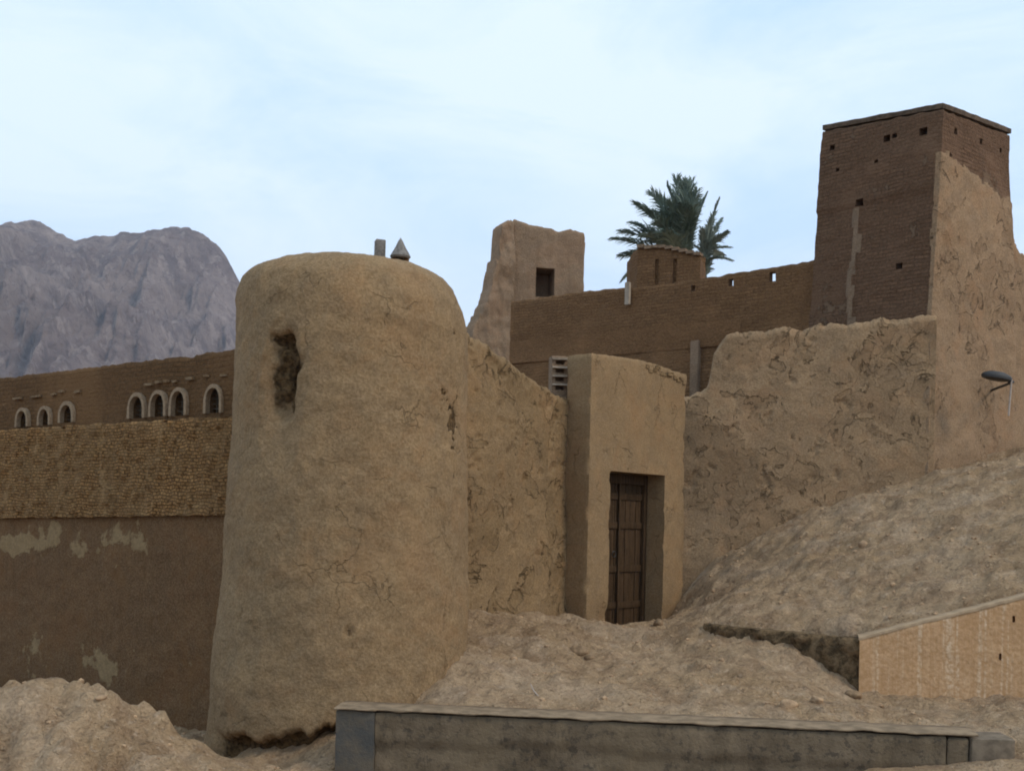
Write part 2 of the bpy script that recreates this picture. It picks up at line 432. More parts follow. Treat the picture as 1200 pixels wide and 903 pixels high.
CK = xy(1007, 11.0, 780); SK = xy(822, 12.35, 730); EK = xy(1290, 10.45, 740); PE = xy(1200, 10.25, 740)
DK = RA + (RB - RA).normalized() * .2

# ------------------------------------------------------------------ ground
def rbf(ctrl, smooth=.02):
    P = np.array([(c[0], c[1]) for c in ctrl]); z = np.array([c[2] for c in ctrl]); n = len(P)
    D = np.linalg.norm(P[:, None] - P[None], axis=2)
    A = np.zeros((n + 1, n + 1)); A[:n, :n] = -D - smooth * np.eye(n); A[:n, n] = 1; A[n, :n] = 1
    w = np.linalg.solve(A, np.append(z, 0))
    def f(X, Y):
        o = np.full(X.shape, w[n])
        for k in range(n): o -= w[k] * np.hypot(X - P[k, 0], Y - P[k, 1])
        return o
    return f
def C(px, py, Y): p = at(px, py, Y); return (p.x, p.y, p.z)
zF = rbf([C(100, 796, 8.0), C(0, 803, 8.0), C(-120, 800, 8.2), C(150, 812, 8.1), C(40, 795, 8.3), C(200, 858, 8.4), C(240, 892, 8.8), C(330, 905, 9.1),
          C(60, 850, 7.4), C(140, 880, 7.3), C(0, 870, 7.2), (-2.9, 11.6, -.35), (-3.6, 11.2, -.4), (-5, 12.2, -.45), (-7, 14, -.4), (-10, 16, -.3), (-2.2, 9.6, -.16), (-1.5, 9.6, -.12),
          (-4.6, 9.6, .1), (-6, 10.5, .1),
          (-1, 8.8, -.1), (0, 8.6, -.15), (1.5, 8.4, -.15), (2.6, 8.2, -.05), C(1000, 915, 8.6), C(1060, 905, 8.6), C(1100, 903, 8.55), C(1150, 901, 8.5), C(1200, 892, 8.5), C(1260, 885, 8.5),
          (-3, 6, -.1), (0, 5, -.15), (3, 6, -.1), (0, 0, 0), (-6, 0, 0), (6, 0, 0), (-10, 6, 0), (10, 6, .3), (0, -12, 0), (-14, 10, .2), (-16, 20, 0), (0, 30, 0), (20, 0, 0), (-20, 0, 0)])
zP = rbf([C(545, 716, 13.0), C(600, 716, 13.6), C(662, 717, 14.3), C(690, 724, 14.1), C(715, 734, 14.4), C(748, 736, 14.9), C(780, 740, 15.3), C(802, 730, 15.8),
          C(812, 716, 15.0), C(822, 731, 12.5), C(543, 752, 11.3), C(515, 790, 10.5), C(490, 822, 10.15), C(560, 760, 11.6), C(640, 782, 11), C(740, 795, 10.8), C(700, 742, 12.7), C(620, 742, 12.2),
          C(660, 748, 12.0), C(735, 740, 12.9), C(770, 770, 12.0), C(720, 765, 11.9),
          C(900, 800, 10.4), C(960, 818, 10.0), C(1000, 812, 10.9), C(1050, 822, 10.55), C(1120, 820, 10.6), C(1200, 818, 10.45), C(870, 745, 12.0), C(915, 748, 11.6), C(960, 772, 11.25),
          C(830, 775, 11.4), C(600, 828, 9.5), C(480, 828, 9.5), C(750, 838, 9.45), C(900, 845, 9.25), C(1050, 852, 9.1), C(1180, 858, 9.0), C(1300, 855, 8.9),
          (-1.5, 9.7, .1), (-1.9, 9.8, -.1), (-3.2, 10.5, -.3), (-3.2, 12.5, .3), (-6, 14, .3), (-3, 18, 1), (3, 20, 1), (10, 22, 2), (-15, 30, .5), (15, 35, 1), (9, 9, .6)])
zH = rbf([C(805, 676, 16.5), C(850, 648, 16.4), C(900, 616, 16.3), C(950, 594, 16.1), C(1000, 578, 16.0), C(1050, 566, 15.85), C(1100, 553, 15.7), C(1150, 538, 16.4), C(1200, 520, 17.0),
          C(822, 727, 12.4), C(870, 731, 12.0), C(915, 736, 11.7), C(960, 741, 11.35), C(1007, 746, 11.05), C(1060, 733, 10.95), C(1100, 723, 10.9), C(1150, 711, 10.8), C(1200, 698, 10.65),
          C(1290, 675, 10.5), C(812, 712, 14.5), C(880, 672, 14.6), C(950, 628, 14.6), C(1030, 596, 14.4), C(1100, 580, 14.0), C(1170, 562, 14.0), C(1240, 545, 14.0),
          C(850, 702, 13.3), C(920, 690, 12.8), C(1000, 660, 12.9), C(1080, 640, 12.6), C(1180, 620, 12.0),
          (9, 12, 2.6), (12, 16, 3.8), (14, 20, 3.8), (6, 19, 2.2), (3, 20, 1), (10, 26, 2), (-6, 20, .6), (25, 20, 3), (20, 8, 2), (15, 40, 1)])
def seg_d(X, Y, A, B):
    d = B - A; L2 = d.length_squared
    t = np.clip(((X - A.x) * d.x + (Y - A.y) * d.y) / L2, 0, 1)
    return np.hypot(X - A.x - d.x * t, Y - A.y - d.y * t), ((X - A.x) * d.y - (Y - A.y) * d.x)
def ss(x): x = np.clip(x, 0, 1); return x * x * (3 - 2 * x)
def ground_z(X, Y):
    # behind / in front of the low wall
    kd = (KR - KL).normalized(); kn = Vector((kd.y, -kd.x))
    s = -((X - KL.x) * kn.x + (Y - KL.y) * kn.y) - .15
    t = (X - KL.x) * kd.x + (Y - KL.y) * kd.y; L = (KR - KL).length
    over = np.maximum(np.maximum(-t, t - L), 0)
    w = .09 + np.minimum(over * 1.0, .9)
    a = ss((s / w) * .5 + .5)
    a = np.where(X < TWC.x, ss((Y - 11.5) / 1.5 * .5 + .5), a) if False else a
    # left of the round tower everything belongs to the foreground
    left = ss((TWC.x + .2 - X) / .5)
    a = a * (1 - left * ss((18 - Y) / 1.0) * ss((TWC.x - .9 - X) / .3 + ss((12.2 - Y) / .6)))
    a = a * (1 - ss((-3.6 - X) / 1.5))
    z = zF(X, Y) * (1 - a) + zP(X, Y) * a
    # hill
    inw = np.vectorize(lambda q: 0)(X) * 0.0
    cen = Vector((.13, .13))
    off = Vector((.11, .06))
    sd = None
    pts = [DK + Vector((0, 6)), DK, SK + Vector((.05, .12)), CK + Vector((.13, .16)), EK + Vector((.1, .16)), EK + (EK - CK).normalized() * 12]
    best = None; sign = None; width = None
    for k in range(len(pts) - 1):
        d, cr_ = seg_d(X, Y, pts[k], pts[k + 1])
        wk = (.5, .45, .07, .07, .07)[k]
        if best is None: best, sign, width = d, -np.sign(cr_), np.full(X.shape, wk)
        else:
            m = d < best - 1e-9
            best = np.where(m, d, best); sign = np.where(m, -np.sign(cr_), sign); width = np.where(m, wk, width)
    h = ss(sign * best / width * .5 + .5)
    z = z * (1 - h) + zH(X, Y) * h
    far = ss((np.hypot(X, Y - 8) - 22) / 25)
    return z * (1 - far)
def axis(a, b, d, far, g=1.17):
    c = list(np.arange(a, b + 1e-6, d)); s = d; q = c[-1]
    while q < far: s *= g; q += s; c.append(q)
    s = d; q = c[0]; pre = []
    while q > -far: s *= g; q -= s; pre.append(q)
    return np.array(pre[::-1] + c)
gx = axis(-6.2, 7.6, .042, 1450); gy = axis(7.0, 17.2, .042, 1450)
GX, GY = np.meshgrid(gx, gy)
GZ = ground_z(GX, GY)
amp = np.zeros_like(GZ)
ny_, nx_ = GZ.shape
for j in range(ny_):
    for i in range(nx_):
        x, y = float(gx[i]), float(gy[j])
        if -9 < x < 11 and 4 < y < 19:
            n = noise.fractal(Vector((x * .9, y * .9, 2.2)), .8, 2.2, 6)
            r = noise.ridged_multi_fractal(Vector((x * 1.7 + 3, y * 1.7, .4)), .9, 2.1, 4, 1, 2)
            f = noise.turbulence(Vector((x * 7, y * 7, 1.7)), 3, False)
            g2 = noise.fractal(Vector((x * 2.6 + 7, y * 2.0, 5.2)), .75, 2.1, 6)
            st_ = noise.ridged_multi_fractal(Vector(((x * .8 - y * .6) * .7, (x * .6 + y * .8) * 2.6, 1.1)), .9, 2.1, 4, 1, 2)
            amp[j, i] = n * .05 + g2 * .05 + (r - 1.2) * .022 + (st_ - 1.2) * .036 + (f - .6) * .035
        elif abs(x) < 60 and -40 < y < 90:
            amp[j, i] = noise.fractal(Vector((x * .3, y * .3, 0)), .9, 2, 4) * .1
kd = (KR - KL).normalized()
tK = (GX - KL.x) * kd.x + (GY - KL.y) * kd.y
sK = -((GX - KL.x) * kd.y - (GY - KL.y) * kd.x)
near_k = np.exp(-((sK - .15) / .35) ** 2) * (tK > -.1) * (tK < (KR - KL).length + .05)
damp = 1 - .75 * near_k
lm = ss((-1.9 - GX) / .8) * ss((10.0 - GY) / .8)            # the heap at the left is lumpier
GZ = GZ + amp * damp * (1 + .9 * lm)
V = np.stack([GX.ravel(), GY.ravel(), GZ.ravel()], 1)
idx = np.arange(ny_ * nx_).reshape(ny_, nx_)
Q = np.stack([idx[:-1, :-1].ravel(), idx[:-1, 1:].ravel(), idx[1:, 1:].ravel(), idx[1:, :-1].ravel()], 1)
s = MT('dusty_earth')
dk = (.285, .215, .155)
big = s.noise(.6, 5, .6); med = s.noise(3.2, 6, .65, None, .6); fin = s.noise(30, 5, .7)
c = s.mix(s.rng(big, .32, .68), (.49, .31, .158), (.60, .405, .235))
c = s.mix(s.math('MULTIPLY', s.rng(med, .46, .62), .55), c, (.30, .175, .09))
c = s.mix(s.math('MULTIPLY', s.rng(s.noise(9, 5, .7, None, .8), .55, .68), .6), c, (.11, .07, .04))
c = s.mix(s.math('MULTIPLY', s.rng(s.noise(13, 5, .7), .56, .66), .7), c, (.66, .47, .31))
c = s.mix(s.rng(s.noise(1.4, 6, .65, s.coord((1, 1, 1), loc=(3, 3, 3)), .5), .48, .62), c, s.mix(.4, c, (.66, .48, .32)))
c = s.mix(s.rng(fin, .25, .75), s.mix(.28, c, (.04, .028, .018)), s.mix(.10, c, (.6, .5, .4)))
vo = s.n('ShaderNodeTexVoronoi'); vo.inputs['Scale'].default_value = 19; s.l(s.coord(), vo.inputs['Vector'])
s.bump(s.noise(7, 6, .7, None, .4), .13, 1.0); s.bump(s.math('SUBTRACT', 1.0, s.rng(vo.outputs['Distance'], .1, .5)), .02, .7)
s.bump(fin, .03, .9); s.color(c); M_earth = s.m
me = bpy.data.meshes.new('ground'); me.from_pydata(V.tolist(), [], Q.tolist()); me.materials.append(M_earth)
me.polygons.foreach_set('use_smooth', [True] * len(me.polygons)); me.update()
ground = bpy.data.objects.new('ground', me); COL.objects.link(ground); tag(ground, kind='structure')
from mathutils.bvhtree import BVHTree
def gz(x, y):
    i = int(np.clip(np.searchsorted(gx, x), 1, nx_ - 1)); j = int(np.clip(np.searchsorted(gy, y), 1, ny_ - 1))
    fx = (x - gx[i - 1]) / (gx[i] - gx[i - 1]); fy = (y - gy[j - 1]) / (gy[j] - gy[j - 1])
    a = GZ[j - 1, i - 1] * (1 - fx) + GZ[j - 1, i] * fx; b = GZ[j, i - 1] * (1 - fx) + GZ[j, i] * fx
    return float(a * (1 - fy) + b * fy)

# ------------------------------------------------------------------ mountain
prof = lerp_profile([(-700, 380), (-400, 300), (-200, 250), (-80, 268), (0, 262), (20, 260), (40, 258), (55, 262), (66, 272), (78, 279), (90, 280), (120, 276), (160, 272), (200, 266),
                     (222, 267), (240, 274), (252, 285), (262, 296), (272, 312), (283, 335), (310, 400), (350, 470), (420, 540), (500, 590), (560, 604)])
YR = 900.0
us = np.linspace(-420, 560, 640); vs = np.linspace(0, 1, 190)
V, Fc = [], []
for b, v in enumerate(vs):
    for a, u in enumerate(us):
        p = at(u, prof(u), YR); Hh = max(p.z, 4)
        if v < .62:
            t = v / .62; sh = t ** .72; yy = YR - 310 * (1 - t)
        else:
            t = (v - .62) / .38; sh = (1 - t) ** 1.1; yy = YR + 420 * t
        x = p.x; n = noise.ridged_multi_fractal(Vector((x / 165, yy / 310, sh * 1.2)), .9, 2.15, 7, 1, 2) - 1.25
        g = noise.fractal(Vector((x / 30, yy / 80, 3.1)), .8, 2.1, 6)
        m = math.sin(math.pi * min(1, max(0, t if v < .62 else 1 - t)))
        gu = noise.ridged_multi_fractal(Vector((x / 34, yy / 260, 5)), .85, 2.2, 6, 1, 2) - 1.2
        dz = (n * 22 + g * 16 + gu * 15) * m * min(1, Hh / 100)
        crest = 1 - m
        dz += noise.fractal(Vector((x / 13, yy / 45, 9)), .8, 2, 4) * 2.5 * crest * min(1, Hh / 150) * (1 if v > .3 else 0)
        V.append((x, yy - (n * 30 + gu * 17) * m, Hh * sh + dz - (3 if v in (0, 1) else 0)))
nu = len(us)
for b in range(len(vs) - 1):
    for a in range(nu - 1):
        Fc.append([b * nu + a, b * nu + a + 1, (b + 1) * nu + a + 1, (b + 1) * nu + a])
s = MT('bare_rock')
st = s.noise(.008, 7, .65, s.coord((1, 1, 3.5)), .5)
c = s.mix(s.rng(st, .35, .65), (.27, .19, .165), (.42, .31, .265))
c = s.mix(s.math('MULTIPLY', s.rng(s.noise(.04, 7, .7, s.coord((1, 1, .5))), .48, .62), .6), c, (.17, .125, .12))
c = s.mix(s.math('MULTIPLY', s.rng(s.noise(.09, 8, .75, s.coord((1, 1, .3))), .5, .62), .6), c, (.55, .42, .36))
c = s.mix(s.math('MULTIPLY', s.rng(s.noise(.16, 8, .75), .52, .64), .55), c, (.14, .085, .08)); s.bump(s.noise(.06, 9, .75), 14, 1.0); s.color(c)
mo = obj('mountain', V, Fc, s.m, weld=False); tag(mo, kind='structure')

# ------------------------------------------------------------------ round tower
def smooth_step(a, b, x): t = min(1, max(0, (x - a) / (b - a))); return t * t * (3 - 2 * t)
rp = lerp_profile([(-.8, 1.335), (-.3, 1.32), (.2, 1.30), (.8, 1.275), (2, 1.235), (3.0, 1.205), (3.6, 1.19), (3.9, 1.185), (4.1, 1.17), (4.22, 1.14), (4.33, 1.09), (4.41, 1.01), (4.465, .90), (4.51, .74), (4.545, .55), (4.565, .35), (4.575, .02)])
t_tower = thing('round_tower', (TWC.x, TWC.y, -.2), 'thick round mud tower with a domed top and a dark gouge high on its left', 'tower')
def tower_pt(th, z, r0): return None
na = 380
zs_t = list(np.arange(-.8, 3.9, .03)) + [3.9, 3.95, 4.0, 4.04, 4.08, 4.12, 4.16, 4.2, 4.24, 4.28, 4.31, 4.34, 4.37, 4.395, 4.42, 4.44, 4.46, 4.48, 4.495, 4.51, 4.525, 4.54, 4.55, 4.56, 4.567, 4.572, 4.575]
# place of the gouge on the tower
def on_tower(px, py, rr=1.2):
    r = ray(px, py); o = Vector((-TWC.x, -TWC.y)); d = Vector((r.x, r.y))
    a = d.dot(d); b = 2 * d.dot(o); c0 = o.dot(o) - rr * rr
    t = (-b - math.sqrt(max(0, b * b - 4 * a * c0))) / (2 * a)
    p = d * t - TWC
    return math.atan2(p.y, p.x), EYE.z + r.z * t
hth, hz = on_tower(328, 440)
h2th, h2z = on_tower(338, 446)
kth, kz = on_tower(409, 740)
cth, cz0 = on_tower(527, 450, 1.2)
V, Fc, EX = [], [], []
for j, z in enumerate(zs_t):
    for i in range(na):
        th = 2 * math.pi * i / na; ct, stn = math.cos(th), math.sin(th)
        r = rp(z)
        # left shoulder a bit squarer, right shoulder lower and rounder
        if z > 3.7:
            r += -ct * .06 * smooth_step(3.8, 4.35, z) * (1 if z < 4.45 else max(0, (4.575 - z) / .125))
        r -= max(0, -ct) ** 1.5 * float(np.interp(z, [-.2, .8, 2.0, 4.5], [0, .045, .085, .085])) * (1 if z < 4.45 else max(0, (4.575 - z) / .125))
        nz_ = noise.fractal(Vector((ct * 1.3, stn * 1.3, z * 1.1)), .9, 2.1, 5)
        fz = noise.fractal(Vector((ct * 8, stn * 8, z * 7)), .8, 2.1, 3)
        kk = 1 if z < 4.45 else max(0, (4.575 - z) / .125)
        r += (nz_ * .032 + fz * .012) * kk
        ex = 0.0
        # gouge
        da = (th - hth + math.pi) % (2 * math.pi) - math.pi
        ex_x = da * 1.2; wob = noise.noise(Vector((ct * 9, stn * 9, z * 6))) * .05
        ez = z - hz
        e = (ex_x / (.21 + wob)) ** 2 + ((ez + .10) / (.62 if ez < -.1 else .50)) ** 2
        if e < 1.6: r -= .085 * math.exp(-e * 1.3)
        e1 = ((ex_x + .0) / (.20 + wob * 1.8)) ** 2 + ((ez + .03) / (.47 + wob * 2)) ** 2
        g1 = 1 - smooth_step(.25, 1.05, e1); r -= g1 * (.12 + .08 * noise.noise(Vector((ct * 14, stn * 14, z * 12)))); ex = max(ex, g1 * (.62 + .25 * smooth_step(-.3, .2, ez) - .2 * smooth_step(-.15, -.4, ez) + .5 * noise.noise(Vector((ct * 17, stn * 17, z * 9)))))
        db = ((th - h2th + math.pi) % (2 * math.pi) - math.pi) * 1.2
        e2 = (db / (.075 + wob)) ** 2 + ((z - h2z) / (.19 + wob * 2)) ** 2
        g2 = 1 - smooth_step(.4, 1.0, e2); r -= g2 * .28; ex = max(ex, g2)
        # top slot of the gouge
        e3 = (ex_x / (.17 + wob * 1.5)) ** 2 + ((ez - .34 - wob) / (.06 + abs(wob))) ** 2
        g3 = 1 - smooth_step(.3, 1.1, e3); r -= g3 * .10; ex = max(ex, g3 * .95)
        # small knot low on the front
        dk_ = ((th - kth + math.pi) % (2 * math.pi) - math.pi) * 1.27
        rr = math.hypot(dk_, z - kz); ring_ = math.exp(-((rr - .07) / .025) ** 2); r += .012 * ring_ - .03 * math.exp(-(rr / .04) ** 2); ex = max(ex, .5 * math.exp(-(rr / .05) ** 2))
        # pits under the top
        # eroded foot
        foot = -.03 + .09 * noise.noise(Vector((ct * 3.1, stn * 3.1, .5))) + .07 * noise.fractal(Vector((ct * 9, stn * 9, 2)), .7, 2, 5)
        # the render has broken away at the front foot
        fr = smooth_step(-2.62, -2.3, th - 2 * math.pi if th > math.pi else th) * (1 - smooth_step(-.95, -.6, th - 2 * math.pi if th > math.pi else th))
        top_e = .0 + foot + .02 * math.sin(th * 3) + .10 * smooth_step(-2.2, -1.3, th - 2 * math.pi)
        und = (1 - smooth_step(top_e - .05, top_e + .04, z)) * fr
        r -= und * (.15 + .05 * noise.noise(Vector((ct * 9, stn * 9, z * 8)))); ex = max(ex, und)
        zj = z + (.014 * noise.fractal(Vector((ct * r * 4, stn * r * 4, 6)), .7, 2, 4) if z > 4.3 else 0)
        # cracks on the right side next to the adjoining wall
        dc = ((th - cth + math.pi) % (2 * math.pi) - math.pi) * 1.2
        cz_ = math.exp(-((dc - .02) / .22) ** 2) * smooth_step(1.9, 3.0, z) * (1 - smooth_step(3.75, 3.95, z))
        if cz_ > .05:
            cn = noise.fractal(Vector((ct * 5, stn * 5, z * 2.2)), .75, 2.2, 6)
            ck = (1 - smooth_step(.0, .055, abs(cn - .05))) * cz_ * smooth_step(-.1, .12, noise.noise(Vector((ct * 4, stn * 4, z * 3 + 5))))
            pk = smooth_step(.25, .4, cn) * cz_
            ex = max(ex, min(1, ck * 1.3), pk * .8); r -= .03 * ck + .03 * pk
        V.append(Vector((TWC.x + ct * r, TWC.y + stn * r, zj))); EX.append(ex)
for j in range(len(zs_t) - 1):
    for i in range(na):
        i2 = (i + 1) % na; Fc.append([j * na + i, j * na + i2, (j + 1) * na + i2, (j + 1) * na + i])
V.append(Vector((TWC.x, TWC.y, 4.577))); EX.append(0); cidx = len(V) - 1; b0 = (len(zs_t) - 1) * na
for i in range(na): Fc.append([b0 + i, b0 + (i + 1) % na, cidx])
tw = obj('wall', V, Fc, M_tower, t_tower, weld=False)
at_ = tw.data.attributes.new('exposed', 'FLOAT', 'POINT'); at_.data.foreach_set('value', EX)

# things on the tower top
M_stone = plain('grey_stone', (.20, .18, .16), var=.3, scale=30, bumpd=.01)
p = at(445, 299, 10.95)
v, f = prism(p.x, p.y, p.z - .12, p.z + .145, .05, .05, .3, .004, 3)
tag(obj('brick', v, f, M_stone, loc=(p.x, p.y, p.z - .06)), 'small upright grey brick standing on the round tower top', 'brick')
p = at(469, 301, 10.9)
t = thing('finial', (p.x, p.y, p.z - .03), 'small pointed grey clay cap on short feet at the top of the round tower', 'finial')
bm = bmesh.new()
prf = [(.0, .20), (.024, .165), (.052, .105), (.082, .05), (.102, .012), (.09, -.005), (.0, .0)]
v = []; f = []; sg = 14
for k, (r_, z_) in enumerate(prf):
    for q in range(sg):
        a = 2 * math.pi * q / sg + .2; w_ = 1 + .08 * noise.noise(Vector((math.cos(a) * 2, math.sin(a) * 2, z_ * 9)))
        v.append(Vector((p.x + math.cos(a) * r_ * w_, p.y + math.sin(a) * r_ * w_, p.z - .01 + z_)))
for k in range(len(prf) - 1):
    for q in range(sg): f.append([k * sg + q, k * sg + (q + 1) % sg, (k + 1) * sg + (q + 1) % sg, (k + 1) * sg + q])
bm.free()
obj('cap', v, f, M_stone, t)
for dx, dy in ((-.055, 0), (.06, .01), (.0, .05)):
    v, f = prism(p.x + dx, p.y + dy, p.z - .14, p.z + .0, .022, .022, .2, .003, int(dx * 100) + 9)
    obj('foot', v, f, M_brick, t)

# ------------------------------------------------------------------ cracked wall between tower and gate
Lw = (SA - L2A).length
tp = [hit(px, py, L2A, SA) for px, py in ((500, 370), (547, 386), (556, 392), (575, 402), (600, 426), (620, 440), (640, 452), (655, 461), (668, 468))]
tpf = lerp_profile(tp)
def l2top(u): return tpf(u) + .05 * noise.fractal(Vector((u * 3, 1, 5)), .8, 2, 4) + .02 * noise.noise(Vector((u * 17, 3, 1)))
def d_l2(u, z, x, y): return -.024 * smooth_step(.38, .46, noise.fractal(Vector((u * 4, z * 3.2, 9)), .7, 2.2, 6) + .30 * smooth_step(1.9, 3.3, z) - .20) + fbm(x, y, z, 4, .9) * .045 + fbm(x, y, z, 3, 5) * .008 + .10 * smooth_step(1.3, .85, z) * .3
v, f, uv, mi = slab(L2A, SA, .3, l2top, .5, .026, .026, (), d_l2, .09)
o = obj('cracked_wall', v, f, M_left2, None, uv, mi, loc=((L2A.x + SA.x) / 2, (L2A.y + SA.y) / 2, .6))
tag(o, 'mud wall with cracked flaking render and a sloping top between the round tower and the gate block', 'wall')

# ------------------------------------------------------------------ gate block with door
tg = thing('gate_block', (GA.x, GA.y, .6), 'plain tall mud rendered gateway block with a recessed wooden door', 'gateway')
GL = (GB - GA).length
o1 = hit(714, 640, GA, GB)[0]; o2 = hit(778, 640, GA, GB)[0]
zl = .5 * (hit(714, 551, GA, GB)[1] + hit(778, 557, GA, GB)[1])
tt = lerp_profile([hit(px, py, GA, GB) for px, py in ((690, 413), (722, 417), (754, 422), (780, 430), (803, 438))])
GD = .40
P = [GA, GB, GB - gn * GD, GA - gn * GD]
gper = GL
def gtop(u):
    if u <= GL: b = tt(u)
    elif u <= GL + GD: b = tt(GL)
    elif u <= 2 * GL + GD: b = tt(2 * GL + GD - u)
    else: b = tt(0)
    er = max(0, noise.noise(Vector((u * 5, 2.2, 1)))) * .12 * smooth_step(.7, 1.3, min(u, 2)) if u < GL else 0
    return b - er + .012 * noise.noise(Vector((u * 11, 0, 0)))
def d_g(u, z, x, y):
    e = fbm(x, y, z, 3, 1.1) * .02
    for c0 in (0, GL, GL + GD, 2 * GL + GD):
        k = max(0, 1 - abs(u - c0) / .06)
        e -= k * (.012 + .05 * max(0, noise.fractal(Vector((c0 + 1, z * 3.5, 2)), .7, 2, 4)))
    for c0 in (o1, o2):
        k = max(0, 1 - abs(u - c0) / .05)
        if z < zl: e -= k * (.004 + .03 * max(0, noise.fractal(Vector((c0 + 5, z * 4, 2)), .7, 2, 4)))
    e -= .03 * smooth_step(1.0, .7, z) * (.5 + noise.fractal(Vector((u * 4, z * 4, 8)), .7, 2, 4))
    return e
holes = [(o1, o2, .2, zl, .38)]
v, f, uv, mi, cor = ring(P, .2, gtop, .045, .045, holes, d_g, 0, None, .03)
obj('wall', v, f, M_gate, tg, uv, mi)
# broken brick ends showing along the top right of the block
parts = []
rnd = random.Random(4)
for k in range(15):
    u = 1.25 + k * .085 + rnd.uniform(-.02, .02)
    if u > GL - .05: break
    q = GA + gd * u - gn * rnd.uniform(.012, .03)
    zz = gtop(u) - rnd.uniform(.02, .13)
    parts.append(prism(q.x, q.y, zz - .025, zz + .02, rnd.uniform(.03, .05), .035, math.atan2(gd.y, gd.x), .008, k))
v, f = join(parts); obj('broken_brick', v, f, M_left2, tg, smooth=False)
# door leaf with planks, ledges, frame
M_wood = None
s = MT('old_door_wood'); s.b.inputs['Roughness'].default_value = .8
gr = s.noise(7, 6, .65, s.coord((4, 4, .35)), .4)
c = s.mix(s.rng(gr, .3, .7), (.035, .020, .009), (.082, .046, .022))
c = s.mix(s.math('MULTIPLY', s.rng(s.noise(30, 3), .5, .7), .4), c, (.105, .064, .034)); s.bump(gr, .008, .9); s.color(c); M_wood = s.m
dd = thing('door', (0, 0, 0), None, None); dd.parent = tg
dd.location = Vector((*(GA + gd * o1 - gn * .44), .66)) - Vector(tg.location)
def gbox(u0, u1, z0, z1, d0, d1, seed=0, jit=.0):
    a = GA + gd * ((u0 + u1) / 2) - gn * ((d0 + d1) / 2)
    return prism(a.x, a.y, z0, z1, (u1 - u0) / 2, abs(d1 - d0) / 2, math.atan2(gd.y, gd.x), jit, seed)
DW = o2 - o1; zb_ = .55
COL.objects.unlink(dd); bpy.data.objects.remove(dd)
parts = []; npk = 9; pw = (DW - .16) / npk
for k in range(npk):
    parts.append(gbox(o1 + .08 + k * pw + .004, o1 + .08 + (k + 1) * pw - .004, zb_, zl - .14, .345 + (k % 2) * .004, .375, k))
v, f = join(parts); door = obj('door', v, f, M_wood, tg)
for zz in (.85, 1.35, 1.95, 2.35):
    v, f = gbox(o1 + .085, o2 - .085, zz, zz + .09, .325, .344, 1)
    obj('ledge', v, f, M_wood, door)
parts = [gbox(o1 + DW / 2 - .02, o1 + DW / 2 + .02, zb_, zl - .14, .30, .324, 3)]
v, f = join(parts); obj('centre_strip', v, f, M_wood, door)
v, f = join([gbox(o1 + .002, o1 + .08, zb_ - .1, zl - .002, .29, .376, 5), gbox(o2 - .08, o2 - .002, zb_ - .1, zl - .002, .29, .376, 6), gbox(o1 + .08, o2 - .08, zl - .14, zl - .002, .29, .376, 7)])
obj('door_frame', v, f, M_wood, tg)
M_iron = plain('dark_iron', (.03, .028, .026), .6, .3, 40, .002, .5)
q = GA + gd * (o1 + DW / 2 - .1) - gn * .315
pts = [Vector((q.x, q.y, 1.6)) + Vector((gd.x, gd.y, 0)) * math.cos(a) * .04 + Vector((0, 0, 1)) * math.sin(a) * .04 for a in np.linspace(0, 6.28, 14)]
v, f = tube(pts, .007, 6); obj('ring_handle', v, f, M_iron, door)

# vent pier between the walls, behind the cracked wall top
vp = xy(656, 14.62, 440)
zt_ = at(656, 417, 14.62).z; zb2 = at(656, 468, 14.62).z - .4
t = thing('vent_pier', (vp.x, vp.y, zb2), 'small pale brick vent pier with stacked dark slots beside the gate block top', 'vent')
hw = .105
A_, B_ = Vector((vp.x - hw, vp.y - .02)), Vector((vp.x + hw, vp.y + .02))
hs = []
for py in (424, 434, 444, 454):
    z = at(656, py, 14.62).z; hs.append((.05, .165, z - .030, z + .024, .12))
v, f, uv, mi = slab(A_, B_, zb2, zt_, .2, .03, .03, hs, lambda u, z, x, y: fbm(x, y, z, 3, 9) * .008, .02)
obj('pier', v, f, M_ruin, t, uv, mi)
for h in hs:
    v, f = prism(vp.x, vp.y - .025, h[3] + .002, h[3] + .024, .10, .022, .1, .003, int(h[3] * 100))
    obj('slat', v, f, plain('pale_clay', (.36, .29, .22)) if 'pale_clay' not in bpy.data.materials else bpy.data.materials['pale_clay'], t)

# ------------------------------------------------------------------ peeling wall
RL = (RB - RA).length
rtop = lerp_profile([hit(px, py, RA, RB) for px, py in ((778, 462), (803, 463), (818, 458), (828, 456), (832, 440), (836, 415), (843, 402), (852, 390), (880, 388), (900, 387), (925, 381), (940, 386), (960, 379), (1000, 378), (1030, 373), (1060, 374), (1075, 370), (1095, 369))])
def rt(u): return rtop(u) + .045 * noise.fractal(Vector((u * 4, 7, 2)), .7, 2, 4) + .025 * noise.noise(Vector((u * 15, 1, 1)))
def d_r(u, z, x, y):
    e = fbm(x, y, z, 4, .7) * .05 + fbm(x, y, z, 3, 4) * .008
    base = 2.35 + (u / RL) * .6
    zz = noise.noise(Vector((x * .8 + 4, z * .8, 7)))
    e -= .022 * smooth_step(.44, .52, noise.fractal(Vector((u * 3.6, z * 3.0, 2)), .7, 2.2, 6) + zz * .3 - .22 * smooth_step(.3, 1.0, u / RL) - .12 * smooth_step(2.6, 4.2, z))
    return e + .10 * smooth_step(base, base - 1.0, z)
v, f, uv, mi = slab(RA, RB, .6, rt, .55, .026, .026, (), d_r, .10)
tag(obj('peeling_wall', v, f, M_right, None, uv, mi, loc=((RA.x + RB.x) / 2, (RA.y + RB.y) / 2, 1.5)),
    'long mud wall with peeling render and a ragged top right of the gate', 'wall')

